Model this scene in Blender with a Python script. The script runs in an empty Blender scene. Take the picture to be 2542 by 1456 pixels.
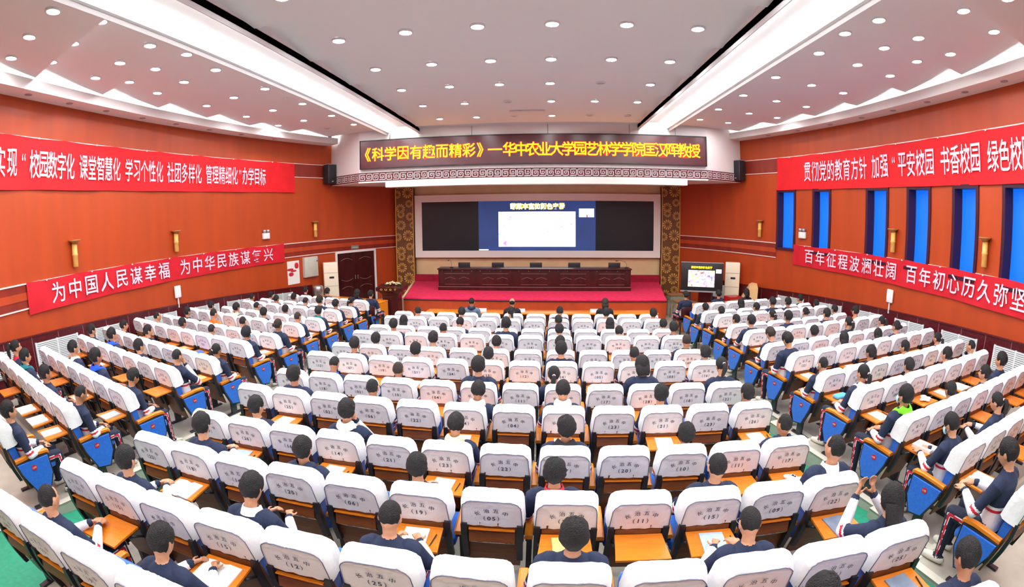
import bpy, bmesh, math, random
import numpy as np
from mathutils import Matrix, Vector
R = math.radians
rnd = random.Random(7)
scene = bpy.context.scene
COL = scene.collection

# ------------------------------------------------------------------ camera
# an ultra-wide phone lens: r = F (theta + K3 theta^3), principal point off the middle of the cropped frame
F, K3, CX, CY = 1202.834, 0.0113, -68.755, -67.909
PITCH, YAW, ROLL = -0.1140, 0.1237, 0.0118
CAMZ = 3.6
cam = bpy.data.cameras.new('camera')
camo = bpy.data.objects.new('camera', cam)
COL.objects.link(camo)
scene.camera = camo
cam.type = 'PANO'
cam.panorama_type = 'FISHEYE_LENS_POLYNOMIAL'
cam.sensor_fit = 'HORIZONTAL'
cam.sensor_width = 36.0
cam.sensor_height = 36.0 * 1456 / 2542
cam.clip_start = 0.05
cam.clip_end = 200
_r = np.linspace(0, 1650, 400)
_t = _r / F
for _ in range(40):
    _t = _t - (_t + K3 * _t ** 3 - _r / F) / (1 + 3 * K3 * _t ** 2)
_m = _r * 36.0 / 2542
_c = np.linalg.lstsq(np.stack([_m, _m ** 2, _m ** 3, _m ** 4], 1), _t, rcond=None)[0]
cam.fisheye_polynomial_k0 = 0
cam.fisheye_polynomial_k1, cam.fisheye_polynomial_k2, cam.fisheye_polynomial_k3, cam.fisheye_polynomial_k4 = [-float(v) for v in _c]
cam.fisheye_fov = R(200)
cam.shift_x = -CX / 2542
cam.shift_y = CY / 1456
_B = np.array([[1, 0, 0], [0, 0, 1], [0, -1, 0]], float)
_cp, _sp, _cy, _sy, _cr, _sr = math.cos(PITCH), math.sin(PITCH), math.cos(YAW), math.sin(YAW), math.cos(ROLL), math.sin(ROLL)
_R = np.array([[_cy, -_sy, 0], [_sy, _cy, 0], [0, 0, 1]]) @ np.array([[1, 0, 0], [0, _cp, -_sp], [0, _sp, _cp]]) @ _B @ np.array([[_cr, -_sr, 0], [_sr, _cr, 0], [0, 0, 1]])
camo.matrix_world = Matrix([[_R[i][0], -_R[i][1], -_R[i][2], (0, 0, CAMZ)[i]] for i in range(3)] + [[0, 0, 0, 1]])

# ------------------------------------------------------------------ light and exposure
LAMP = 250.0      # each round downlight in the ceiling
COVE = 26.0       # hidden strips in the two long ceiling troughs and behind the side soffits
world = bpy.data.worlds.new('world')
scene.world = world
world.use_nodes = True
world.node_tree.nodes['Background'].inputs[0].default_value = (0.8, 0.86, 1, 1)
world.node_tree.nodes['Background'].inputs[1].default_value = 0.15
vs = scene.view_settings
vs.view_transform = 'Standard'
vs.look = 'None'
vs.exposure = 0.18
vs.gamma = 1.0
vs.use_curve_mapping = False
cy = scene.cycles
cy.max_bounces = 6
cy.diffuse_bounces = 4
cy.glossy_bounces = 2
cy.transmission_bounces = 2
cy.sample_clamp_indirect = 6.0
cy.caustics_reflective = False
cy.caustics_refractive = False

# ------------------------------------------------------------------ materials
def mat(name, col, rough=0.55, noise=0.0, scale=8.0, bump=0.0, bscale=40.0, metal=0.0, spec=0.5, stretch=None, sheen=0.0):
    m = bpy.data.materials.new(name)
    m.use_nodes = True
    nt = m.node_tree
    b = nt.nodes['Principled BSDF']
    b.inputs['Base Color'].default_value = (*col, 1)
    b.inputs['Roughness'].default_value = rough
    b.inputs['Metallic'].default_value = metal
    b.inputs['Specular IOR Level'].default_value = spec
    if sheen: b.inputs['Sheen Weight'].default_value = sheen
    if noise or bump:
        tc = nt.nodes.new('ShaderNodeTexCoord')
        mp = nt.nodes.new('ShaderNodeMapping')
        nt.links.new(tc.outputs['Object'], mp.inputs[0])
        if stretch: mp.inputs['Scale'].default_value = stretch
    if noise:
        n = nt.nodes.new('ShaderNodeTexNoise')
        n.inputs['Scale'].default_value = scale
        n.inputs['Detail'].default_value = 4
        nt.links.new(mp.outputs[0], n.inputs['Vector'])
        r = nt.nodes.new('ShaderNodeValToRGB')
        r.color_ramp.elements[0].position = 0.3
        r.color_ramp.elements[1].position = 0.7
        r.color_ramp.elements[0].color = (*[max(0, c * (1 - noise)) for c in col], 1)
        r.color_ramp.elements[1].color = (*[min(1, c * (1 + noise)) for c in col], 1)
        nt.links.new(n.outputs['Fac'], r.inputs[0])
        nt.links.new(r.outputs[0], b.inputs['Base Color'])
    if bump:
        n2 = nt.nodes.new('ShaderNodeTexNoise')
        n2.inputs['Scale'].default_value = bscale
        n2.inputs['Detail'].default_value = 3
        nt.links.new(mp.outputs[0], n2.inputs['Vector'])
        bp = nt.nodes.new('ShaderNodeBump')
        bp.inputs['Strength'].default_value = bump
        bp.inputs['Distance'].default_value = 0.02
        nt.links.new(n2.outputs['Fac'], bp.inputs['Height'])
        nt.links.new(bp.outputs[0], b.inputs['Normal'])
    return m

def emit(name, col, strength):
    m = bpy.data.materials.new(name)
    m.use_nodes = True
    nt = m.node_tree
    b = nt.nodes['Principled BSDF']
    b.inputs['Base Color'].default_value = (*[c * 0.5 for c in col], 1)
    b.inputs['Emission Color'].default_value = (*col, 1)
    b.inputs['Emission Strength'].default_value = strength
    return m

def ramp_screen(name, stops, scale, strength, detail=3, vor=False, stretch=(1, 1, 1)):
    """a lit picture on a screen: noise or cells through a colour ramp"""
    m = bpy.data.materials.new(name)
    m.use_nodes = True
    nt = m.node_tree
    b = nt.nodes['Principled BSDF']
    b.inputs['Base Color'].default_value = (0.02, 0.02, 0.02, 1)
    tc = nt.nodes.new('ShaderNodeTexCoord')
    mp = nt.nodes.new('ShaderNodeMapping')
    mp.inputs['Scale'].default_value = stretch
    nt.links.new(tc.outputs['Object'], mp.inputs[0])
    if vor:
        n = nt.nodes.new('ShaderNodeTexVoronoi')
        n.inputs['Scale'].default_value = scale
        out = n.outputs['Distance']
    else:
        n = nt.nodes.new('ShaderNodeTexNoise')
        n.inputs['Scale'].default_value = scale
        n.inputs['Detail'].default_value = detail
        out = n.outputs['Fac']
    nt.links.new(mp.outputs[0], n.inputs['Vector'])
    r = nt.nodes.new('ShaderNodeValToRGB')
    els = r.color_ramp.elements
    els[0].position, els[0].color = stops[0][0], (*stops[0][1], 1)
    els[1].position, els[1].color = stops[-1][0], (*stops[-1][1], 1)
    for p, c in stops[1:-1]:
        e = els.new(p)
        e.color = (*c, 1)
    nt.links.new(out, r.inputs[0])
    nt.links.new(r.outputs[0], b.inputs['Emission Color'])
    b.inputs['Emission Strength'].default_value = strength
    return m

M = {}
M['wall'] = mat('red_wood_panel', (0.43, 0.055, 0.008), 0.42, 0.10, 3.0, 0.03, 60, stretch=(1, 1, 0.12))
M['wall_dark'] = mat('dark_red_wood', (0.24, 0.022, 0.010), 0.35, 0.18, 4.0, stretch=(1, 1, 0.3))
M['granite'] = mat('maroon_granite', (0.085, 0.008, 0.012), 0.22, 0.35, 30)
M['joint'] = mat('grey_joint', (0.30, 0.16, 0.17), 0.6)
M['trim'] = mat('pale_trim', (0.82, 0.70, 0.66), 0.4)
M['ceiling'] = mat('ceiling_paint', (0.80, 0.81, 0.83), 0.8)
M['soffit'] = mat('soffit_paint', (0.80, 0.77, 0.76), 0.8)
M['white'] = mat('white_paint', (0.88, 0.87, 0.85), 0.6)
M['cream'] = mat('cream_panel', (0.80, 0.58, 0.31), 0.5, 0.05, 2)
M['ivory'] = mat('ivory_frame', (0.90, 0.88, 0.82), 0.5)
M['floor'] = mat('beige_tile', (0.44, 0.41, 0.34), 0.32, 0.08, 6)
M['nosing'] = mat('pale_step_edge', (0.66, 0.63, 0.53), 0.4)
M['green'] = mat('green_aisle_floor', (0.015, 0.27, 0.15), 0.5, 0.12, 20)
M['carpet'] = mat('red_carpet', (0.68, 0.012, 0.075), 0.95, 0.18, 7, 0.25, 220)
M['carpet_dark'] = mat('dark_red_carpet', (0.32, 0.006, 0.030), 0.95, 0.2, 9)
M['stage_wood'] = mat('stage_front_wood', (0.45, 0.055, 0.012), 0.35, 0.12, 4, stretch=(1, 1, 0.3))
M['darkwood'] = mat('dark_cherry_wood', (0.050, 0.008, 0.008), 0.25, 0.3, 6, stretch=(1, 1, 0.3))
M['darkwood_line'] = mat('worn_wood_edge', (0.22, 0.11, 0.10), 0.35)
M['gold'] = mat('gold_lattice', (0.62, 0.33, 0.07), 0.45, 0.15, 10)
M['lattice_dark'] = mat('carved_bronze_wood', (0.15, 0.055, 0.012), 0.5, 0.2, 15)
M['maroon'] = mat('maroon_fret', (0.12, 0.012, 0.018), 0.45)
M['black'] = mat('black_plastic', (0.016, 0.016, 0.020), 0.4)
M['blackm'] = mat('black_steel', (0.022, 0.022, 0.028), 0.35)
M['grey'] = mat('grey_metal', (0.42, 0.43, 0.45), 0.35, metal=0.4)
M['steel'] = mat('brushed_steel', (0.55, 0.53, 0.50), 0.28, metal=0.9)
M['chrome'] = mat('chrome', (0.75, 0.75, 0.75), 0.15, metal=1.0)
M['banner'] = mat('red_banner_cloth', (0.72, 0.002, 0.008), 0.7, 0.10, 3, 0.15, 4)
M['banner2'] = mat('crimson_banner_cloth', (0.58, 0.003, 0.016), 0.7, 0.12, 3, 0.2, 4)
M['banner_text'] = mat('pale_pink_print', (0.85, 0.68, 0.80), 0.7)
M['sconce'] = mat('gold_sconce', (0.72, 0.42, 0.10), 0.4, 0.15, 12)
M['sconce_top'] = mat('bronze_sconce_top', (0.40, 0.18, 0.05), 0.4)
M['ac'] = mat('ivory_plastic', (0.84, 0.76, 0.58), 0.4)
M['radiator'] = mat('white_louvre', (0.74, 0.79, 0.80), 0.5)
M['radiator_gap'] = mat('shadow_grey', (0.25, 0.30, 0.31), 0.7)
M['cloth_beige'] = mat('beige_dust_cover', (0.74, 0.50, 0.23), 0.9, 0.06, 3, 0.2, 6)
M['greypanel'] = mat('grey_green_steel', (0.55, 0.56, 0.48), 0.5, 0.05, 10)
M['desk_green'] = mat('old_green_steel', (0.16, 0.20, 0.14), 0.6, 0.15, 10)
M['desk_brown'] = mat('worn_brown_top', (0.20, 0.08, 0.035), 0.5, 0.2, 8)
M['redbox'] = mat('red_lacquer', (0.36, 0.01, 0.015), 0.3)
M['glass_blue'] = emit('blue_lit_window_film', (0.004, 0.155, 0.86), 0.85)
M['winframe'] = mat('dark_plum_frame', (0.045, 0.006, 0.022), 0.35)
# seats
M['cover'] = mat('white_seat_cover', (0.90, 0.90, 0.915), 0.85, 0.02, 4, 0.5, 9, sheen=0.2)
M['ink'] = mat('dark_printed_ink', (0.05, 0.055, 0.10), 0.8)
M['piping'] = mat('grey_blue_piping', (0.16, 0.18, 0.27), 0.8)
M['blue'] = mat('royal_blue_fabric', (0.004, 0.125, 0.60), 0.8, 0.15, 60, 0.15, 300, sheen=0.3)
M['tray'] = mat('orange_wood', (0.72, 0.20, 0.012), 0.22, 0.12, 9, stretch=(1, 6, 6))
M['arm'] = mat('orange_armrest_wood', (0.70, 0.21, 0.012), 0.25, 0.15, 9, stretch=(6, 1, 6))
M['plywood'] = mat('brown_plywood', (0.17, 0.048, 0.010), 0.35, 0.2, 8, stretch=(1, 6, 6))
M['badge'] = mat('red_badge', (0.50, 0.008, 0.03), 0.4)
M['badge_text'] = mat('badge_print', (0.80, 0.60, 0.40), 0.5)
# people
M['navy'] = mat('navy_jacket', (0.012, 0.021, 0.058), 0.85, 0.12, 20, 0.3, 14)
M['trousers'] = mat('navy_trousers', (0.010, 0.015, 0.038), 0.85, 0.1, 20, 0.3, 12)
M['jwhite'] = mat('white_jacket_cloth', (0.84, 0.83, 0.88), 0.85, 0.03, 10, 0.3, 14)
M['jred'] = mat('red_jacket_band', (0.60, 0.012, 0.035), 0.8)
M['skin'] = mat('skin', (0.56, 0.27, 0.15), 0.5, 0.08, 30)
M['skin_dark'] = mat('tanned_skin', (0.42, 0.18, 0.09), 0.5, 0.08, 30)
M['lips'] = mat('lips', (0.40, 0.12, 0.09), 0.5)
M['eye'] = mat('dark_eyes', (0.02, 0.014, 0.012), 0.3)
M['hair'] = mat('black_hair', (0.010, 0.009, 0.010), 0.55, 0.3, 60, 0.7, 130, spec=0.35)
M['hair_brown'] = mat('dark_brown_hair', (0.032, 0.020, 0.015), 0.55, 0.3, 60, 0.7, 130, spec=0.35)
M['shoe'] = mat('pale_trainers', (0.60, 0.57, 0.48), 0.6, 0.1, 10)
M['shoe_dark'] = mat('dark_trainers', (0.04, 0.04, 0.05), 0.6)
M['jorange'] = mat('orange_jacket', (0.75, 0.13, 0.01), 0.8, 0.1, 20)
M['jgrey'] = mat('blue_grey_jacket', (0.13, 0.19, 0.27), 0.85, 0.15, 12)
M['jblack'] = mat('black_coat', (0.012, 0.012, 0.018), 0.85)
M['cwhite'] = mat('white_collar', (0.84, 0.82, 0.80), 0.85, 0.04, 10, 0.3, 20)
M['ccream'] = mat('cream_collar', (0.75, 0.62, 0.42), 0.85)
M['cgreen'] = mat('lime_green_hood', (0.20, 0.80, 0.02), 0.8)
M['cblue'] = mat('bright_blue_collar', (0.01, 0.09, 0.70), 0.8)
M['cteal'] = mat('teal_collar', (0.00, 0.17, 0.20), 0.8)
M['cpink'] = mat('pale_pink_collar', (0.80, 0.55, 0.60), 0.8)
M['cred'] = mat('red_collar_edge', (0.55, 0.01, 0.03), 0.8)
M['mask'] = mat('light_blue_face_mask', (0.45, 0.72, 0.88), 0.8)
M['mask_white'] = mat('white_face_mask', (0.85, 0.87, 0.90), 0.8)
M['frame'] = mat('spectacle_frame', (0.35, 0.33, 0.32), 0.3, metal=0.6)
# papers
M['paper'] = mat('white_paper', (0.86, 0.85, 0.80), 0.8, 0.03, 30)
M['paper_blue'] = mat('pale_blue_cover', (0.48, 0.62, 0.80), 0.6, 0.15, 12)
M['book_grey'] = mat('grey_blue_cover', (0.20, 0.25, 0.34), 0.5, 0.2, 10)
M['book_yellow'] = mat('yellow_paper', (0.85, 0.66, 0.22), 0.7, 0.05, 20)
M['book_green'] = mat('green_cover', (0.06, 0.38, 0.10), 0.6, 0.15, 20)
M['book_blue'] = mat('blue_folder', (0.05, 0.20, 0.75), 0.4, 0.25, 10)
M['pouch_blue'] = mat('light_blue_pouch', (0.10, 0.45, 0.85), 0.6)
M['kraft'] = mat('kraft_cover', (0.72, 0.46, 0.20), 0.7)
M['peach'] = mat('peach_print', (0.85, 0.55, 0.28), 0.6)
M['tissue'] = mat('white_tissue', (0.86, 0.82, 0.84), 0.9)
M['pen'] = mat('dark_pen', (0.02, 0.02, 0.03), 0.3)
M['pen_orange'] = mat('orange_pen', (0.75, 0.12, 0.01), 0.3)
M['nameplate'] = mat('pale_pink_card', (0.86, 0.66, 0.70), 0.6)
M['nameplate_text'] = mat('red_card_print', (0.65, 0.05, 0.10), 0.6)

# ------------------------------------------------------------------ mesh builder
class MB:
    def __init__(s):
        s.v, s.f, s.m, s.sm = [], [], [], []
    def add(s, vs, fs, mi=0, smooth=False):
        o = len(s.v)
        s.v.extend([tuple(map(float, p)) for p in vs])
        for f in fs:
            s.f.append([i + o for i in f])
            s.m.append(mi)
            s.sm.append(smooth)
        return s
    def box(s, c, d, mi=0, rz=0.0, rx=0.0, taper=None):
        x, y, z = d[0] / 2, d[1] / 2, d[2] / 2
        t = taper or (1, 1)
        P = [(-x, -y, -z), (x, -y, -z), (x, y, -z), (-x, y, -z), (-x * t[0], -y * t[1], z), (x * t[0], -y * t[1], z), (x * t[0], y * t[1], z), (-x * t[0], y * t[1], z)]
        m = Matrix.Translation(c) @ Matrix.Rotation(rz, 4, 'Z') @ Matrix.Rotation(rx, 4, 'X')
        s.add([m @ Vector(p) for p in P], [(0, 3, 2, 1), (4, 5, 6, 7), (0, 1, 5, 4), (1, 2, 6, 5), (2, 3, 7, 6), (3, 0, 4, 7)], mi)
        return s
    def rbox(s, c, d, r=0.02, mi=0, rz=0.0, rx=0.0, seg=2):
        bm = bmesh.new()
        bmesh.ops.create_cube(bm, size=1.0)
        bmesh.ops.scale(bm, vec=d, verts=bm.verts)
        bmesh.ops.bevel(bm, geom=list(bm.edges), offset=min(r, min(d) * 0.49), segments=seg, profile=0.5, affect='EDGES')
        m = Matrix.Translation(c) @ Matrix.Rotation(rz, 4, 'Z') @ Matrix.Rotation(rx, 4, 'X')
        bm.verts.index_update()
        s.add([m @ v.co for v in bm.verts], [[v.index for v in f.verts] for f in bm.faces], mi, True)
        bm.free()
        return s
    def loft(s, rings, mi=0, cap=(True, True), smooth=True, closed=True):
        n = len(rings[0])
        vs = [p for r in rings for p in r]
        fs = []
        for k in range(len(rings) - 1):
            for i in range(n if closed else n - 1):
                j = (i + 1) % n
                fs.append((k * n + i, k * n + j, (k + 1) * n + j, (k + 1) * n + i))
        o = len(s.v)
        s.add(vs, fs, mi, smooth)
        if cap[0]: s.f.append([o + i for i in range(n)][::-1]); s.m.append(mi); s.sm.append(False)
        if cap[1]: s.f.append([o + (len(rings) - 1) * n + i for i in range(n)]); s.m.append(mi); s.sm.append(False)
        return s
    def tube(s, pts, rad, mi=0, n=10, cap=True, ends=False):
        pts = [Vector(p) for p in pts]
        if not hasattr(rad, '__len__'): rad = [rad] * len(pts)
        P, Q = list(pts), list(rad)
        if ends:  # rounded ends
            for first in (True, False):
                a, b, r = (P[0], P[1], Q[0]) if first else (P[-1], P[-2], Q[-1])
                d = (a - b).normalized()
                rm = min(r) if hasattr(r, '__len__') else r
                ex = [(a + d * rm * math.sin(t), tuple(q_ * math.cos(t) for q_ in r) if hasattr(r, '__len__') else r * math.cos(t)) for t in (0.6, 1.1, 1.45)]
                if first: P = [p for p, _ in ex][::-1] + P; Q = [q for _, q in ex][::-1] + Q
                else: P += [p for p, _ in ex]; Q += [q for _, q in ex]
        rings = []
        up = None
        for i, p in enumerate(P):
            d = ((P[i + 1] if i + 1 < len(P) else p) - (P[i - 1] if i else p)).normalized()
            if up is None: up = d.orthogonal().normalized()
            u = (up - d * up.dot(d))
            u = u.normalized() if u.length > 1e-6 else d.orthogonal().normalized()
            up = u
            w = d.cross(u)
            r = Q[i]
            rx, ry = (r, r) if not hasattr(r, '__len__') else r
            rings.append([p + u * rx * math.cos(2 * math.pi * k / n) + w * ry * math.sin(2 * math.pi * k / n) for k in range(n)])
        return s.loft(rings, mi, (cap, cap))
    def lathe(s, c, prof, mi=0, n=20, cap=(True, True)):
        return s.loft([[(c[0] + r * math.cos(2 * math.pi * k / n), c[1] + r * math.sin(2 * math.pi * k / n), c[2] + z) for k in range(n)] for r, z in prof], mi, cap)
    def prism(s, poly, z0, z1, mi=0):
        n = len(poly)
        s.add([(x, y, z0) for x, y in poly] + [(x, y, z1) for x, y in poly],
              [list(range(n))[::-1], list(range(n, 2 * n))] + [(i, (i + 1) % n, n + (i + 1) % n, n + i) for i in range(n)], mi)
        return s
    def ell(s, c, r, mi=0, nu=16, nv=10, rot=None):
        rings = []
        for j in range(1, nv):
            t = math.pi * j / nv
            rings.append([Vector((r[0] * math.sin(t) * math.cos(2 * math.pi * i / nu), r[1] * math.sin(t) * math.sin(2 * math.pi * i / nu), -r[2] * math.cos(t))) for i in range(nu)])
        if rot is not None: rings = [[rot @ p for p in q] for q in rings]
        return s.loft([[p + Vector(c) for p in q] for q in rings], mi)
    def xform(s, m):
        s.v = [tuple(m @ Vector(p)) for p in s.v]
        return s
    def merge(s, o, mi=None):
        k = len(s.v)
        s.v += o.v
        s.f += [[i + k for i in f] for f in o.f]
        s.m += o.m if mi is None else [mi] * len(o.m)
        s.sm += o.sm
        return s
    def mesh(s, name, mats):
        me = bpy.data.meshes.new(name)
        me.from_pydata(s.v, [], s.f)
        for k in mats: me.materials.append(M[k] if isinstance(k, str) else k)
        if s.f:
            me.polygons.foreach_set('material_index', s.m)
            me.polygons.foreach_set('use_smooth', s.sm)
        me.update()
        return me

def link(name, me, parent=None, loc=None, rz=None):
    o = bpy.data.objects.new(name, me)
    COL.objects.link(o)
    if parent is not None: o.parent = parent
    if loc is not None: o.location = loc
    if rz is not None: o.rotation_euler = (0, 0, rz)
    return o
def tag(o, label=None, cat=None, group=None, kind=None):
    if label: o['label'] = label
    if cat: o['category'] = cat
    if group: o['group'] = group
    if kind: o['kind'] = kind
    return o
def thing(name, label, cat, loc=(0, 0, 0), rz=0.0, group=None):
    o = bpy.data.objects.new(name, None)
    o.empty_display_size = 0.1
    COL.objects.link(o)
    o.location = loc
    o.rotation_euler = (0, 0, rz)
    return tag(o, label, cat, group)
def part(name, mb, mats, parent, label=None):
    o = link(name, mb.mesh(name, mats), parent)
    if label: o['label'] = label
    return o
def struct(name, mb, mats, parent=None, label=None):
    o = link(name, mb.mesh(name, mats), parent)
    if parent is None: o['kind'] = 'structure'
    if label: o['label'] = label
    return o
def dup(root, loc, rz, label=None, group=None):
    r = root.copy(); COL.objects.link(r)
    r.location = loc; r.rotation_euler = (0, 0, rz)
    if label: r['label'] = label
    if group: r['group'] = group
    for ch in root.children:
        c = ch.copy(); COL.objects.link(c); c.parent = r
        for g in ch.children:
            d = g.copy(); COL.objects.link(d); d.parent = c
    return r

_tc = {}
def text_geo(body, bold=0.0):
    """flat glyph outlines as (verts, faces), scaled so that one em is 1, with x from 0 and y centred"""
    key = (body, bold)
    if key in _tc: return _tc[key]
    cu = bpy.data.curves.new('lettering', 'FONT')
    cu.body = body
    cu.size = 1.0
    cu.offset = bold
    cu.resolution_u = 2
    cu.align_x = 'CENTER'
    ob = bpy.data.objects.new('lettering', cu)
    COL.objects.link(ob)
    dg = bpy.context.evaluated_depsgraph_get()
    me = bpy.data.meshes.new_from_object(ob.evaluated_get(dg))
    vs = np.array([tuple(v.co) for v in me.vertices]).reshape(-1, 3)
    fs = [list(p.vertices) for p in me.polygons]
    bpy.data.objects.remove(ob)
    bpy.data.curves.remove(cu)
    bpy.data.meshes.remove(me)
    if len(vs):
        lo, hi = vs[:, :2].min(0), vs[:, :2].max(0)
        vs[:, :2] -= (lo + hi) / 2
    _tc[key] = (vs, fs)
    return _tc[key]
def put_text(mb, body, fn, h, w=None, bold=0.0, mi=0):
    """adds lettering; fn(u, v) -> point, with the text scaled to the height h (and the width w)"""
    vs, fs = text_geo(body, bold)
    if not len(vs): return
    sz = np.ptp(vs[:, :2], axis=0)
    sy = h / max(sz[1], 1e-6) if len(body) > 1 or w is None else h
    sx = (w / sz[0]) if w else sy
    mb.add([fn(p[0] * sx, p[1] * sy) for p in vs], fs, mi)
NTH = ['first', 'second', 'third', 'fourth', 'fifth', 'sixth', 'seventh', 'eighth', 'ninth', 'tenth', 'eleventh', 'twelfth']
ORD = ['front', 'second', 'third', 'fourth', 'fifth', 'sixth', 'seventh', 'eighth', 'ninth', 'tenth', 'eleventh', 'twelfth']
# ------------------------------------------------------------------ room shell
LPTS = [(-8.95, -6), (-9.0, 0.5), (-9.10, 1.6), (-9.20, 2.29), (-9.32, 3.02), (-9.45, 3.81), (-9.58, 4.67), (-9.71, 5.61), (-9.82, 6.62), (-9.9, 7.74), (-9.94, 8.95), (-9.9, 10.25), (-9.78, 11.65), (-9.54, 13.12), (-9.15, 14.65), (-8.61, 16.19), (-7.88, 17.71), (-6.97, 19.15), (-6.26, 20.03)]
RPTS = [(8.69, -6), (8.69, 1.53), (8.69, 2.17), (8.72, 2.83), (8.77, 3.54), (8.84, 4.31), (8.92, 5.15), (9.0, 6.07), (9.06, 7.08), (9.1, 8.19), (9.09, 9.42), (9.02, 10.75), (8.86, 12.19), (8.57, 13.72), (8.13, 15.29), (7.51, 16.88), (6.69, 18.39), (5.68, 19.77)]
def smooth_curve(pts, n=6):
    P = np.array(pts, float)
    out = []
    for i in range(len(P) - 1):
        a, b = P[i], P[i + 1]
        ta = (P[min(i + 1, len(P) - 1)] - P[max(i - 1, 0)]) / 2
        tb = (P[min(i + 2, len(P) - 1)] - P[i]) / 2
        L = np.linalg.norm(b - a)
        ta, tb = ta / max(np.linalg.norm(ta), 1e-6) * L, tb / max(np.linalg.norm(tb), 1e-6) * L
        for k in range(n):
            t = k / n
            out.append((2 * t ** 3 - 3 * t ** 2 + 1) * a + (t ** 3 - 2 * t ** 2 + t) * ta + (-2 * t ** 3 + 3 * t ** 2) * b + (t ** 3 - t ** 2) * tb)
    out.append(P[-1])
    return np.array(out)
WALL = {'L': smooth_curve(LPTS), 'R': smooth_curve(RPTS)}
ARC = {k: np.r_[0, np.cumsum(np.hypot(*np.diff(v, axis=0).T))] for k, v in WALL.items()}
def s_of_y(side, y): return float(np.interp(y, WALL[side][:, 1], ARC[side]))
def wp(side, s, z, off=0.0):
    """point on a side wall: s metres along it, z up, off metres into the room"""
    W, A = WALL[side], ARC[side]
    p = np.array([np.interp(s, A, W[:, 0]), np.interp(s, A, W[:, 1])])
    q = np.array([np.interp(s + .15, A, W[:, 0]), np.interp(s + .15, A, W[:, 1])]) - np.array([np.interp(s - .15, A, W[:, 0]), np.interp(s - .15, A, W[:, 1])])
    q /= np.linalg.norm(q)
    n = np.array([q[1], -q[0]]) if side == 'L' else np.array([-q[1], q[0]])
    return (p[0] + n[0] * off, p[1] + n[1] * off, z)
def wang(side, s):
    a, b = wp(side, s - .15, 0), wp(side, s + .15, 0)
    return math.atan2(b[1] - a[1], b[0] - a[0])
def wframe(side, s):
    """rotation about z that turns local +y into the room"""
    return wang(side, s) - math.pi if side == 'L' else wang(side, s)
def band(mb, side, s0, s1, z0, z1, off=0.0, thick=0.0, mi=0, step=0.2):
    """strip along a side wall; z0, z1 numbers or functions of s; a thick one is closed"""
    n = max(1, int(abs(s1 - s0) / step))
    f0 = z0 if callable(z0) else (lambda s: z0)
    f1 = z1 if callable(z1) else (lambda s: z1)
    S = [s0 + (s1 - s0) * i / n for i in range(n + 1)]
    if thick:
        rings = [[wp(side, s, f0(s), off), wp(side, s, f0(s), off + thick), wp(side, s, f1(s), off + thick), wp(side, s, f1(s), off)] for s in S]
        mb.loft(rings, mi, smooth=False)
    else:
        mb.loft([[wp(side, s, f0(s), off), wp(side, s, f1(s), off)] for s in S], mi, (False, False), False, False)
    return mb
def gran_z(side, s):
    y = float(np.interp(s, ARC[side], WALL[side][:, 1]))
    return 1.0 + max(0.0, min(16.2, 16.2 - y)) * 0.0545
SOF, LIP = 6.25, 6.47
WINY = [(14.73, 15.47), (13.14, 13.83), (10.7, 11.49), (9.1, 9.85), (7.5, 8.22), (5.85, 6.65)]
WZ0, WZ1 = 2.47, 4.35
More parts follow.
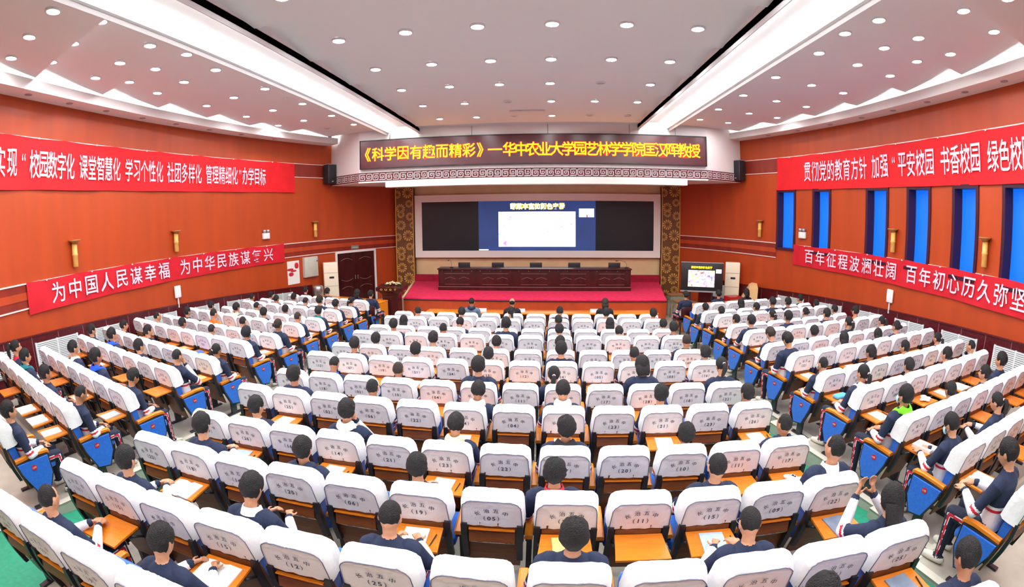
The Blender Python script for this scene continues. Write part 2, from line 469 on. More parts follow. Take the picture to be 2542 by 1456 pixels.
for side, nm in (('L', 'left'), ('R', 'right')):
    S1 = ARC[side][-1]
    w = MB()
    if side == 'L':
        band(w, side, 0, S1, -0.3, SOF + 0.3, 0, 0, 0, 0.12)
    else:
        cuts = sorted((s_of_y('R', a), s_of_y('R', b)) for a, b in WINY)
        prev = 0
        for a, b in cuts:
            band(w, side, prev, a, -0.3, SOF + 0.3)
            band(w, side, a, b, -0.3, WZ0)
            band(w, side, a, b, WZ1, SOF + 0.3)
            prev = b
        band(w, side, prev, S1, -0.3, SOF + 0.3)
    struct('wall_' + nm, w, ['wall'])
    t = MB()
    band(t, side, 0, S1, 5.005, 5.485, 0.004, 0.012, 0)
    for z in (5.0, 5.49): band(t, side, 0, S1, z - 0.012, z + 0.012, 0.004, 0.02, 1)
    struct('trim_1' if side == 'L' else 'trim_2', t, ['wall_dark', 'trim'])
    t = MB()
    spans = [(0, S1)]
    if side == 'R':
        spans, prev = [], 0
        for a, b in cuts: spans.append((prev, a - 0.06)); prev = b + 0.06
        spans.append((prev, S1))
    for a, b in spans:
        band(t, side, a, b, 2.14, 2.30, 0.004, 0.014, 0); band(t, side, a, b, 2.30, 2.45, 0.004, 0.022, 2); band(t, side, a, b, 2.45, 2.61, 0.004, 0.014, 0)
        for z in (2.13, 2.615): band(t, side, a, b, z - 0.014, z + 0.014, 0.004, 0.024, 1)
    struct('trim_3' if side == 'L' else 'trim_4', t, ['wall_dark', 'trim', 'stage_wood'])
    # granite wainscot that follows the rake of the floor
    g = MB()
    e = s_of_y(side, 16.3 if side == 'L' else 18.9)
    zg = lambda s, sd=side: gran_z(sd, s)
    band(g, side, 0, e, 0.0, zg, 0.002, 0.03, 0)
    band(g, side, 0, e, lambda s, sd=side: gran_z(sd, s) - 0.03, zg, 0.002, 0.05, 0)
    s = 0.4
    while s < e - 0.1:
        a = wp(side, s, 0, 0.034); b = wp(side, s + 0.012, 0, 0.034)
        z = gran_z(side, s) - 0.035
        g.add([(a[0], a[1], 0.2), (b[0], b[1], 0.2), (b[0], b[1], z), (a[0], a[1], z)], [(0, 1, 2, 3)], 1)
        s += 0.78
    struct('baseboard_' + nm, g, ['granite', 'joint'])
    # side soffit with a lip that hides the cove strip
    c = MB()
    n = 90
    q0, q1 = s_of_y(side, -6), s_of_y(side, 17.2)
    S = [q0 + (q1 - q0) * i / n for i in range(n + 1)]
    c.loft([[wp(side, s, SOF, -0.02), wp(side, s, SOF, 0.62), wp(side, s, LIP, 0.62), wp(side, s, LIP, 0.54), wp(side, s, SOF + 0.06, 0.54), wp(side, s, SOF + 0.06, -0.02)] for s in S], 0, smooth=False)
    struct('trim_5' if side == 'L' else 'trim_6', c, ['soffit'])
    c = MB()
    c.loft([[wp(side, s, SOF + 0.065, 0.30), wp(side, s, SOF + 0.065, 0.38), wp(side, s, SOF + 0.075, 0.38), wp(side, s, SOF + 0.075, 0.30)] for s in S[20:]], 0, smooth=False)
    tag(link('cove_light_strip', c.mesh('cove_light_strip', [emit('cove_strip', (1.0, 0.97, 0.92), COVE)])),
        'hidden white light strip behind the %s side ceiling edge' % nm, 'light strip')

# floor, back wall and everything that closes the hall
f = MB()
f.add([(-10.2, -6, -0.02), (9.6, -6, -0.02), (9.6, 21.2, -0.02), (-10.2, 21.2, -0.02)], [(0, 1, 2, 3)])
struct('floor', f, ['floor'])
f = MB().box((0, -6.1, 3.2), (20, 0.2, 7))
struct('wall_back', f, ['wall'])

# ------------------------------------------------------------------ ceiling
BRK = [-5.6, -3.65, -1.7, 0.25, 2.2, 4.15, 6.1, 8.05, 10.0, 11.92, 13.83, 15.78]
ZLO, ZHI = 6.50, 6.68
XL0, XL1, XR0, XR1 = -4.22, -5.42, 3.22, 4.34       # inner and outer edges of the two long troughs
c = MB()
for a, b in zip(BRK[:-1], BRK[1:]):
    c.add([(XL0, a, ZHI), (XR0, a, ZHI), (XR0, b, ZLO), (XL0, b, ZLO), (XL0, b, ZHI), (XR0, b, ZHI)], [(0, 3, 2, 1), (3, 4, 5, 2)], 0)
    for x in (XL0, XR0): c.add([(x, a, ZHI), (x, b, ZLO), (x, b, ZHI)], [(0, 1, 2)], 0)
c.add([(XL0, 15.78, ZHI), (XR0, 15.78, ZHI), (XR0, 16.3, ZLO), (XL0, 16.3, ZLO)], [(0, 3, 2, 1)], 0)
SL = 0.247
def xw(side, y):      # soffit lip
    return wp(side, s_of_y(side, min(max(y, -6), 17.2)), 0, 0.66)[0]
for side, x0, sg in (('L', XL1, -1), ('R', XR1, 1)):
    off = 0.15 if side == 'L' else 0.05
    for a, b in zip(BRK[:-1] + [15.78], BRK[1:] + [17.7]):
        n = 6
        def pt(t, y, z):
            # rows splay forward towards the wall
            x = x0
            for _ in range(3):
                xe = xw(side, y + off + abs(x - x0) * SL)
                x = x0 + (xe - x0) * t
            return (x, y + off + abs(x - x0) * SL, z)
        A = [pt(i / n, a, ZHI) for i in range(n + 1)]
        B = [pt(i / n, b, ZLO) for i in range(n + 1)]
        T = [(p[0], p[1], ZHI) for p in B]
        fs = []
        for i in range(n): fs += [(i, i + 1, n + 2 + i, n + 1 + i), (n + 1 + i, n + 2 + i, 2 * n + 3 + i, 2 * n + 2 + i)]
        c.add(A + B + T, fs, 0)
        for k in (0, n): c.add([A[k], B[k], T[k]], [(0, 1, 2)], 0)
# roof deck above the panels closes every gap
c.add([(-10.2, -6.1, 7.0), (9.6, -6.1, 7.0), (9.6, 21.3, 7.0), (-10.2, 21.3, 7.0)], [(0, 3, 2, 1)], 0)
for side, x0 in (('L', XL1), ('R', XR1)):
    S = [s_of_y(side, y) for y in np.linspace(-6, 17.2, 60)]
    c.loft([[wp(side, s, LIP - 0.2, 0.0), wp(side, s, 7.0, 0.0)] for s in S], 0, (False, False), False, False)
struct('ceiling', c, ['ceiling'])
# long troughs: lips, a slatted middle beam and the strips that wash them white
for nm, xa, xb in (('trim_7', XL1, XL0), ('trim_8', XR0, XR1)):
    t = MB()
    for x, d in ((xa, 1), (xb, -1)):
        t.box((x + d * 0.05, 5.3, 6.46), (0.10, 22.0, 0.12))
        t.box((x + d * 0.01, 5.3, 6.66), (0.02, 22.0, 0.68))
    xm = (xa + xb) / 2
    t.box((xm, 5.3, 6.97), (xb - xa, 22.0, 0.04))
    t.box((xm, 5.3, 6.78), (0.44, 22.0, 0.34))
    for y in np.arange(-3.0, 16, 1.95): t.box((xm, float(y), 6.80), (xb - xa, 0.30, 0.30))
    struct(nm, t, ['ceiling'])
    for x in (xa + 0.16, xb - 0.16):
        q = MB().box((x, 5.6, 6.53), (0.06, 21.0, 0.02))
        tag(link('trough_light_strip', q.mesh('trough_light_strip', [emit('trough_strip', (1.0, 0.98, 0.95), COVE)])),
            'white light strip in the %s ceiling trough, along its %s edge' % ('left' if xa < 0 else 'right', 'left' if x < xm else 'right'), 'light strip', 'strips in the ceiling troughs')

# ------------------------------------------------------------------ front bulkhead with the fret band
BY = 16.25
PL, PR = (-6.46, BY), (5.68, BY)
WLp = wp('L', s_of_y('L', 17.35), 0)[:2]
WRp = wp('R', s_of_y('R', 17.2), 0)[:2]
b = MB()
plan = [WLp, PL, PR, WRp]
for p, q in zip(plan[:-1], plan[1:]):
    b.add([(p[0], p[1], 4.70), (q[0], q[1], 4.70), (q[0], q[1], 7.0), (p[0], p[1], 7.0)], [(0, 1, 2, 3)], 0)
b.add([(p[0], p[1], 4.70) for p in plan] + [(WRp[0], 19.9, 4.70), (WLp[0], 19.9, 4.70)], [(0, 5, 4, 3, 2, 1)], 0)
struct('wall_front', b, ['white'])
def fret(mb, p, q, n, z0, z1, mi=0):
    """white key-pattern lines on a dark band between plan points p and q"""
    p, q = Vector((*p, 0)), Vector((*q, 0))
    d = (q - p); L = d.length; d /= L
    nn = Vector((d.y, -d.x, 0))
    if nn.y > 0: nn = -nn
    H = z1 - z0
    def seg(u0, v0, u1, v1):
        a, b2 = p + d * min(u0, u1), p + d * max(u0, u1)
        za, zb = z0 + min(v0, v1), z0 + max(v0, v1)
        o = nn * 0.018
        mb.add([(a.x + o.x, a.y + o.y, za), (b2.x + o.x, b2.y + o.y, za), (b2.x + o.x, b2.y + o.y, zb), (a.x + o.x, a.y + o.y, zb)], [(0, 1, 2, 3)], mi)
    cw = L / n
    k = H / 9.0
    t = k * 0.72
    for i in range(n):
        u = i * cw
        x = lambda a: u + cw * a
        # two spirals to a cell, linked top and bottom
        P = [[(.05, .12), (.05, .88), (.47, .88)], [(.05, .12), (.42, .12), (.42, .66), (.17, .66), (.17, .36), (.30, .36), (.30, .50)],
             [(.53, .12), (.95, .12), (.95, .88)], [(.95, .88), (.58, .88), (.58, .34), (.83, .34), (.83, .64), (.70, .64), (.70, .50)]]
        for pl in P:
            for (a0, b0), (a1, b1) in zip(pl[:-1], pl[1:]):
                if a0 == a1: seg(x(a0) - t / 2, b0 * H - t / 2, x(a0) + t / 2, b1 * H + t / 2) if b1 > b0 else seg(x(a0) - t / 2, b0 * H + t / 2, x(a0) + t / 2, b1 * H - t / 2)
                else: seg(x(a0) - (t / 2 if a1 > a0 else -t / 2), b0 * H - t / 2, x(a1) + (t / 2 if a1 > a0 else -t / 2), b0 * H + t / 2)
fr = MB()
for p, q, n in ((WLp, PL, 4), (PL, PR, 24), (PR, WRp, 4)):
    a, c2 = Vector((*p, 0)), Vector((*q, 0))
    d = (c2 - a).normalized()
    nn = Vector((d.y, -d.x, 0))
    if nn.y > 0: nn = -nn
    o = nn * 0.015
    fr.add([(p[0] + o.x, p[1] + o.y, 4.72), (q[0] + o.x, q[1] + o.y, 4.72), (q[0] + o.x, q[1] + o.y, 5.03), (p[0] + o.x, p[1] + o.y, 5.03)], [(0, 1, 2, 3)], 0)
    fret(fr, p, q, n, 4.735, 5.015, 1)
struct('trim_9', fr, ['maroon', 'white'])
t = MB()
t.box(((-5.45 + 4.92) / 2, BY + 0.20, 4.575), (10.37, 0.55, 0.18))
t.box(((PL[0] + PR[0]) / 2, BY + 0.02, 4.695), (PR[0] - PL[0] + 0.04, 0.12, 0.05))
struct('trim_10', t, ['ivory'])

# stage back wall, ivory frame, pillars
FY = 19.95
w = MB()
w.box(((-6.3 + 5.75) / 2, FY + 0.2, 2.4), (12.2, 0.12, 4.8))
struct('wall_stage', w, ['cream'])
w = MB()
zs = [(1.67, 1.955), (3.995, 4.285)]
for z0, z1 in zs: w.box((-0.27, FY - 0.05, (z0 + z1) / 2), (10.26, 0.12, z1 - z0))
for x0, x1 in ((-5.4, -5.09), (4.565, 4.86)): w.box(((x0 + x1) / 2, FY - 0.05, 2.975), (x1 - x0, 0.12, 2.05))
struct('trim_11', w, ['ivory'])
def flower(mb, cx, cz, r, y, x0, x1, mi_ring, mi_pet, n=12):
    # a bronze ring round gold petals, clipped at the panel's edges
    def clip(x): return min(max(x, x0), x1)
    k = 28
    ri = r * 0.90
    o = [(clip(cx + r * math.cos(2 * math.pi * i / k)), y, cz + r * math.sin(2 * math.pi * i / k)) for i in range(k)]
    i_ = [(clip(cx + ri * math.cos(2 * math.pi * i / k)), y, cz + ri * math.sin(2 * math.pi * i / k)) for i in range(k)]
    mb.add(o + i_, [(i, (i + 1) % k, k + (i + 1) % k, k + i) for i in range(k)], mi_ring)
    for j in range(n):
        a = 2 * math.pi * (j + 0.5) / n
        w_ = math.pi / n * 0.66
        P = [(ri * 0.28, a), (ri * 0.62, a - w_ * 0.85), (ri * 0.84, a - w_), (ri * 0.95, a - w_ * 0.45), (ri * 0.95, a + w_ * 0.45), (ri * 0.84, a + w_), (ri * 0.62, a + w_ * 0.85)]
        pts = [(clip(cx + q * math.cos(b2)), y - 0.004, cz + q * math.sin(b2)) for q, b2 in P]
        mb.add(pts, [list(range(7))], mi_pet)
for nm, x0, x1 in (('trim_12', -6.22, -5.43), ('trim_13', 4.89, 5.69)):
    p = MB()
    xm = (x0 + x1) / 2
    p.box((xm, FY - 0.05, 2.3), (x1 - x0, 0.30, 4.6), 1)
    y = FY - 0.206
    for a, b2 in ((x0, x0 + 0.035), (x1 - 0.035, x1)): p.box(((a + b2) / 2, y - 0.01, 2.3), (b2 - a, 0.03, 4.6), 0)
    z, k = 0.15, 0
    W = x1 - x0
    pat = [(0.28, 0.0, 0.25), (0.76, 0.20, 0.20), (0.68, 0.66, 0.29), (0.10, 0.60, 0.22), (0.30, 1.10, 0.26), (0.95, 1.10, 0.18), (0.80, 1.46, 0.22), (0.30, 1.56, 0.20)]
    while z < 4.7:
        for u, v, r in pat:
            if z + v - r < 4.6 and z + v + r > 0: flower(p, x0 + u * W, z + v, r * W / 0.84, y, x0 + 0.035, x1 - 0.035, 1, 0)
        z += 1.80
        k += 1
    struct(nm, p, ['gold', 'lattice_dark'])

# ------------------------------------------------------------------ stage
SH = 0.70
sp = [(-4.74, 15.68), (4.10, 15.58), (4.86, 19.9), (-5.46, 19.9)]
st = MB().prism(sp, 0, SH - 0.05)
o = struct('stage_platform', st, ['stage_wood'])
o['kind'] = 'structure'
cp = MB()
cp.prism([(-4.72, 15.66), (4.08, 15.56), (4.84, 19.9), (-5.44, 19.9)], SH - 0.05, SH)
tag(link('stage_carpet', cp.mesh('stage_carpet', ['carpet'])), 'bright red carpet covering the top of the stage', 'carpet')
tr = MB()
for (a, b2), mi in (((sp[0], sp[1]), 1), ((sp[0], sp[3]), 0)):
    a, b2 = Vector((*a, 0)), Vector((*b2, 0)); d = b2 - a
    c0 = (a + b2) / 2
    if mi == 1:
        tr.box((c0.x, c0.y - 0.015, SH - 0.055), (d.length, 0.03, 0.03), 1, math.atan2(d.y, d.x))
    else:
        tr.box((c0.x - 0.02, c0.y, SH - 0.045), (d.length, 0.10, 0.09), 0, math.atan2(d.y, d.x))
struct('trim_14', tr, ['cream', 'black'])
k = MB().box((-0.28, 19.72, SH + 0.13), (10.2, 0.25, 0.26))
tag(link('stage_back_step', k.mesh('stage_back_step', ['carpet_dark'])), 'dark red carpeted step along the back of the stage', 'step')
# ------------------------------------------------------------------ banners on the side walls
def char_at(mb, side, ch, y, z, w, h, off, mi, bold=0.022, dz=0.0):
    s0 = s_of_y(side, y)
    sg = 1 if side == 'L' else -1
    vs, fs = text_geo(ch, bold)
    mb.add([wp(side, s0 + sg * p[0] * w, z + dz + p[1] * h, off) for p in vs], fs, mi)
def spread(text, y0, y1): return [(c, y0 + (y1 - y0) * i / max(1, len(text) - 1)) for i, c in enumerate(text)]
def banner(side, y0, y1, z0, z1, chars, w, h, zc, m, label, wave=0.012):
    s0, s1 = s_of_y(side, y0), s_of_y(side, y1)
    mb = MB()
    n, nv = 110, 7
    r = random.Random(int(abs(y0) * 100))
    ph = r.random() * 6
    def pos(i, j):
        s = s0 + (s1 - s0) * i / n
        v = j / (nv - 1)
        o = 0.045 + wave * (math.sin(s * 2.1 + ph + v * 2) + 0.5 * math.sin(s * 5.3 + v * 4)) * (0.3 + 0.7 * (1 - v))
        sag = 0.022 * abs(math.sin((s - s0) * 1.9))
        return wp(side, s, z0 + (z1 - z0) * v - (sag if j == nv - 1 else 0.004 * math.sin(s * 3)), o)
    mb.add([pos(i, j) for i in range(n + 1) for j in range(nv)], [(i * nv + j, (i + 1) * nv + j, (i + 1) * nv + j + 1, i * nv + j + 1) for i in range(n) for j in range(nv - 1)], 0, True)
    for ch, y in chars:
        q = ch in '“”'
        char_at(mb, side, ch, y, zc, w, h, 0.072, 1, 0.0 if q else 0.009, 0.20 * h if q else 0.0)
    sg = 1
    for i in range(7):
        s = s0 + (s1 - s0) * (i + 0.4) / 7
        a = wp(side, s, z1 - 0.02, 0.07)
        mb.box(a, (0.03, 0.03, 0.03), 2)
    tag(link('banner', mb.mesh('banner', [m, 'banner_text', 'white'])), label, 'banner', 'red slogan banners on the side walls')
banner('L', 3.3, 15.66, 4.44, 5.50, spread('实现', 4.75, 5.06) + [('“', 5.37)] + spread('校园数字化', 5.67, 6.73) + spread('课堂智慧化', 7.15, 8.26) + spread('学习个性化', 8.70, 9.84)
       + spread('社团多样化', 10.27, 11.40) + spread('管理精细化', 11.84, 12.96) + [('”', 13.20)] + spread('办学目标', 13.42, 14.20), 0.285, 0.60, 4.955, M['banner'],
       'long red slogan banner hung high on the left side wall')
banner('R', 15.48, 4.6, 4.40, 5.49, spread('贯彻党的教育方针', 14.07, 11.62) + spread('加强', 11.10, 10.74) + [('“', 10.37)] + spread('平安校园', 10.04, 9.01) + spread('书香校园', 8.47, 7.47) + spread('绿色校园', 6.93, 5.93), 0.345, 0.66, 4.95, M['banner'],
       'long red slogan banner hung high on the windowed right wall')
banner('L', 5.32, 15.1, 2.00, 2.64, spread('为中国人民谋幸福', 6.19, 9.86) + spread('为中华民族谋复兴', 10.71, 14.35), 0.46, 0.46, 2.325, M['banner2'],
       'lower red slogan banner on the left wall below the gold sconces')
banner('R', 14.70, 4.9, 1.98, 2.64, spread('百年征程波澜壮阔', 13.94, 10.37) + spread('百年初心历久弥坚', 9.58, 6.06), 0.45, 0.46, 2.315, M['banner2'],
       'lower red slogan banner on the right wall across the window feet')

# ------------------------------------------------------------------ windows on the right wall
for i, (a, b) in enumerate(WINY):
    sa, sb = s_of_y('R', a), s_of_y('R', b)
    sm = (sa + sb) / 2
    p = wp('R', sm, (WZ0 + WZ1) / 2, 0)
    g = MB()
    def fbox(u0, u1, z0, z1, d0, d1, mi):
        g.loft([[wp('R', s, z0, d0), wp('R', s, z0, d1), wp('R', s, z1, d1), wp('R', s, z1, d0)] for s in np.linspace(u0, u1, 4)], mi, smooth=False)
    fbox(sa - 0.07, sa + 0.02, WZ0 - 0.06, WZ1 + 0.07, -0.30, 0.03, 0)
    fbox(sb - 0.02, sb + 0.07, WZ0 - 0.06, WZ1 + 0.07, -0.30, 0.03, 0)
    fbox(sa - 0.07, sb + 0.07, WZ1 - 0.02, WZ1 + 0.07, -0.30, 0.03, 0)
    fbox(sa - 0.07, sb + 0.07, WZ0 - 0.06, WZ0 + 0.02, -0.30, 0.05, 0)
    w = struct('window_%d' % (i + 1), g, ['winframe'])
    g = MB()
    fbox(sa - 0.01, sb + 0.01, WZ0 - 0.02, WZ1 + 0.02, -0.26, -0.25, 0)
    part('window_film', g, ['glass_blue'], w)

# ------------------------------------------------------------------ lights in the ceiling
LMP = emit('downlight_lens', (0.96, 0.98, 1.0), LAMP)
def light_mesh():
    rim = MB()
    rim.loft([[(r * math.cos(2 * math.pi * k / 24), r * math.sin(2 * math.pi * k / 24), z) for k in range(24)] for r, z in ((0.125, 0.02), (0.125, -0.012), (0.10, -0.016), (0.092, 0.0), (0.088, 0.03))], 0, (False, False))
    lens = MB()
    lens.loft([[(r * math.cos(2 * math.pi * k / 20), r * math.sin(2 * math.pi * k / 20), z) for k in range(20)] for r, z in ((0.094, -0.002), (0.06, -0.010), (0.02, -0.013))], 0, (False, True))
    return rim.mesh('light_rim', ['ceiling']), lens.mesh('light_lens', [LMP]), lens.mesh('light_lens_off', ['grey'])
RIM, LENS, LOFF = light_mesh()
NL = [0]
def ceil_z(y, off=0.0):
    y -= off
    for a, b in zip(BRK[:-1] + [15.78], BRK[1:] + [17.7]):
        if a <= y < b: return ZHI + (ZLO - ZHI) * (y - a) / (b - a)
    return ZLO
def downlight(x, y, z, field, row, n, lit=True):
    t = thing('ceiling_light', '%s round ceiling downlight, %s, %s row from stage, %s from left' % ('lit' if lit else 'unlit', field, row, NTH[n - 1]), 'ceiling light', (x, y, z - 0.012), 0, 'round downlights in the ceiling')
    link('rim', RIM, t)
    link('lens', LENS if lit else LOFF, t)
ROWY = [15.0, 13.0, 11.10, 9.23, 7.35, 5.40, 3.40, 1.40, -0.6]
off_c = {(0, 2), (0, 4), (0, 5), (1, 2), (2, 4)}
for k, y in enumerate(ROWY):
    xs = [(-1.16 + 0.405 * j + 0.006 * k) * 2.9 for j in range(6)]
    for j, x in enumerate(xs):
        x = -3.33 + 1.176 * j + (0.10 if k == 0 else 0.05 if k == 1 else 0)
        downlight(x, y, ceil_z(y), 'middle field', ORD[k], j + 1, (k, j) not in off_c)
for side, x0, sg, off in (('L', XL1, -1, 0.15), ('R', XR1, 1, 0.05)):
    for k, y in enumerate([15.05, 13.28, 11.42, 9.54, 7.66, 6.74, 5.77, 4.62, 3.7, 1.8, 0.0]):
        for j in range(3):
            x = x0 + sg * (0.76 + 1.10 * j)
            d = abs(x - x0) * SL
            lit = not (side == 'L' and k == 0 and j == 1)
            if k == 0 and j == 2: continue
            downlight(x, y + d - 0.19 + (0.12 if side == 'R' else 0), ceil_z(y + d - 0.19, off + d), 'field by %s wall' % ('left' if side == 'L' else 'window'), ORD[k], (3 - j) if side == 'L' else j + 1, lit)
# small dark spots set into the side soffits
for side, ys in (('L', [5.2, 6.4, 7.6, 8.9, 10.2, 11.6, 13.0, 14.5]), ('R', [5.0, 6.2, 7.4, 8.7, 10.0, 11.3, 12.7, 14.2, 15.6])):
    for i, y in enumerate(ys):
        p = wp(side, s_of_y(side, y), SOF - 0.004, 0.33)
        sp_ = MB().lathe((0, 0, 0), [(0.085, 0.01), (0.085, -0.008), (0.06, -0.012), (0.055, 0.0)], 0, 18)
        tag(link('spotlight', sp_.mesh('spotlight', ['grey']), None, p), 'unlit recessed spot in the %s side soffit, %s from the stage end' % ('left' if side == 'L' else 'window', NTH[len(ys) - 1 - i]), 'spotlight', 'recessed spots along the side soffits')
# round smoke detector and ceiling projector plate
d = MB().lathe((0, 0, 0), [(0.06, 0.02), (0.06, -0.02), (0.03, -0.045)], 0, 16)
tag(link('smoke_detector', d.mesh('smoke_detector', ['white']), None, (-6.35, 10.8, ceil_z(10.8, 0.4) - 0.02)), 'small smoke detector on the left ceiling field', 'smoke detector')
d = MB().box((0, 0, 0), (1.05, 0.5, 0.04))
tag(link('ceiling_hatch', d.mesh('ceiling_hatch', ['soffit']), None, (-0.45, 14.6, ceil_z(14.6) - 0.03)), 'flat rectangular hatch in the ceiling before the LED sign', 'hatch')

# ------------------------------------------------------------------ LED sign over the stage
t = thing('led_sign', 'long dark red LED sign with glowing yellow characters above the stage', 'sign', (-0.38, BY - 0.08, 5.66))
W_, H_ = 12.02, 1.02
b = MB()
for c, d in (((0, 0, H_ / 2 - 0.015), (W_, 0.12, 0.03)), ((0, 0, -H_ / 2 + 0.015), (W_, 0.12, 0.03)), ((-W_ / 2 + 0.015, 0, 0), (0.03, 0.12, H_)), ((W_ / 2 - 0.015, 0, 0), (0.03, 0.12, H_))): b.box(c, d)
part('frame', b, ['black'], t)
b = MB().box((0, 0.0, 0), (W_ - 0.06, 0.08, H_ - 0.06))
part('screen', b, [mat('dark_led_face', (0.085, 0.004, 0.012), 0.22, spec=0.8)], t)
LED = '《科学因有趣而精彩》—华中农业大学园艺林学学院匡汉晖教授'
XS = [0.10, 0.55, 1.04, 1.51, 1.99, 2.46, 2.94, 3.41, 3.89, 4.33, 4.84] + [5.38 + i * 0.4735 for i in range(17)]
lx0, lx1 = -5.92, 5.70
XS = [-5.70, -5.32, -4.86, -4.40, -3.94, -3.48, -3.02, -2.56, -2.10, -1.72, -1.22] + [-0.74 + i * (5.55 + 0.74) / 16 for i in range(17)]
for nm, bold, y, m_ in (('glow_edge', 0.035, -0.0445, emit('led_red_halo', (1.0, 0.012, 0.0), 1.5)), ('lettering', 0.007, -0.049, emit('led_yellow', (1.0, 0.62, 0.0), 2.6))):  # red halo round the letters is painted as bolder glowing glyphs behind them
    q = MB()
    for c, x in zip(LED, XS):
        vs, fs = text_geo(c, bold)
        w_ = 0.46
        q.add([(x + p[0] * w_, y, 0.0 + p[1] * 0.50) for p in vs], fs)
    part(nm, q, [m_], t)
for x in (-4.9, -2.0, 0.55, 3.3, 4.9):
    q = MB().tube([(0, 0, 0), (0, 0, 0.33)], 0.012, 0, 8)
    part('hanger', q.xform(Matrix.Translation((x, 0, H_ / 2 - 0.01))), ['grey'], t)

# ------------------------------------------------------------------ big screen on the stage wall
t = thing('video_wall', 'wide black video wall showing a slide in its blue middle part', 'screen', (-0.26, FY - 0.06, 2.975))
b = MB().box((0, 0, 0), (9.66, 0.08, 2.05))
part('panel', b, [mat('black_screen', (0.006, 0.007, 0.012), 0.3)], t)
b = MB().box((-0.02, -0.045, 0.0), (4.81, 0.01, 2.03))
part('slide_background', b, [ramp_screen('slide_blue', [(0.3, (0.010, 0.030, 0.115)), (0.7, (0.018, 0.055, 0.24))], 0.55, 1.0, 2)], t)
def collage(mb, x0, x1, z0, z1, y, nx, nz, mats, r):
    for i in range(nx):
        for j in range(nz):
            a, b2 = x0 + (x1 - x0) * i / nx, x0 + (x1 - x0) * (i + 1) / nx
            c, d2 = z0 + (z1 - z0) * j / nz, z0 + (z1 - z0) * (j + 1) / nz
            mb.add([(a, y, c), (b2, y, c), (b2, y, d2), (a, y, d2)], [(0, 1, 2, 3)], r.randrange(mats))
PX = [ramp_screen('slide_photo_white', [(0.0, (1, 1, 1)), (0.66, (1, 0.98, 1)), (0.76, (1, 0.55, 0.95))], 5, 1.5),
      ramp_screen('slide_photo_pink', [(0.30, (1, 0.25, 0.85)), (0.42, (1, 0.85, 1)), (0.6, (1, 1, 1)), (0.8, (0.75, 0.4, 1))], 7, 1.4, 4),
      ramp_screen('slide_photo_cyan', [(0.30, (0.35, 0.95, 1)), (0.40, (1, 1, 1)), (0.62, (1, 0.97, 1)), (0.74, (0.85, 0.1, 0.8))], 6, 1.4, 4, stretch=(1, 1, 2.5))]
b = MB()
x0, x1, z0, z1 = -1.60, 1.56, -0.86, 0.58
pat = [[1, 2, 2, 1], [0, 0, 0, 0], [0, 0, 0, 0], [0, 1, 0, 0], [0, 0, 2, 1]]
for i in range(5):
    for j in range(4):
        a, b2 = x0 + (x1 - x0) * i / 5, x0 + (x1 - x0) * (i + 1) / 5
        c, d2 = z0 + (z1 - z0) * j / 4, z0 + (z1 - z0) * (j + 1) / 4
        b.add([(a, -0.053, c), (b2, -0.053, c), (b2, -0.053, d2), (a, -0.053, d2)], [(0, 1, 2, 3)], pat[i][j])
part('slide_pictures', b, PX, t)
TITLE = '蔬菜丰富的颜色变异'
b, b2 = MB(), MB()
for i, c in enumerate(TITLE):
    for q, bo, yy in ((b, 0.07, -0.053), (b2, 0.022, -0.056)):
        vs, fs = text_geo(c, bo)
        q.add([(-0.99 + i * 0.249 + p[0] * 0.245, yy, 0.795 + p[1] * 0.25) for p in vs], fs)
part('title_glow', b, [emit('title_yellow', (1.0, 0.72, 0.02), 1.6)], t)
part('title', b2, [emit('title_white', (1.0, 0.96, 0.75), 1.6)], t)
b = MB().box((2.01, -0.052, 0.525), (0.62, 0.006, 0.35))
part('inset_picture', b, [emit('inset_white', (0.95, 0.97, 1.0), 1.3)], t)
b = MB().box((2.03, -0.057, 0.40), (0.06, 0.004, 0.10))
part('inset_figure', b, [emit('inset_red', (0.8, 0.15, 0.2), 0.9)], t)
b = MB().box((-2.22, -0.052, -0.985), (0.40, 0.006, 0.05))
part('caption_bar', b, [emit('bar_white', (0.9, 0.95, 1.0), 1.1)], t)

# ------------------------------------------------------------------ desk, chairs and microphones on the stage
t = thing('stage_desk', 'long dark cherry rostrum desk of five panelled bays on the stage', 'desk', (-0.35, 17.37, SH))
W_ = 7.06
b = MB()
b.box((0, 0.30, 0.385), (W_, 0.55, 0.77))
b.box((0, 0.0, 0.06), (W_ + 0.02, 0.06, 0.12))
b.box((0, 0.0, 0.13), (W_ + 0.01, 0.03, 0.02), 1)
part('body', b, ['darkwood', 'darkwood_line'], t)
b = MB().rbox((0, 0.28, 0.785), (W_ + 0.06, 0.64, 0.045), 0.012)
part('desktop', b, ['darkwood'], t)
for i in range(5):
    xc = (i - 2) * W_ / 5
    b = MB()
    w2 = W_ / 5 - 0.10
    b.box((xc, 0.012, 0.43), (w2, 0.02, 0.50), 0)
    for z in (0.62, 0.22): b.box((xc, -0.002, z), (w2 * 0.72, 0.012, 0.012), 1)
    for s in (-1, 1):
        for q in (-1, 1):
            b.box((xc + s * 0.26 + q * 0.10, -0.002, 0.455), (0.21, 0.012, 0.012), 1)
            vs = b.v[-8:]
            c = Vector((xc + s * 0.26 + q * 0.10, -0.002, 0.455))
            m_ = Matrix.Translation(c) @ Matrix.Rotation(q * 0.33, 4, 'Y') @ Matrix.Translation(-c)
            b.v[-8:] = [tuple(m_ @ Vector(v)) for v in vs]
    for x in (-0.55, -0.2, 0.2, 0.55): b.box((xc + x, 0.0, 0.715), (0.02, 0.012, 0.02), 2)
    part('front_panel', b, ['darkwood', 'darkwood_line', 'chrome'], t)
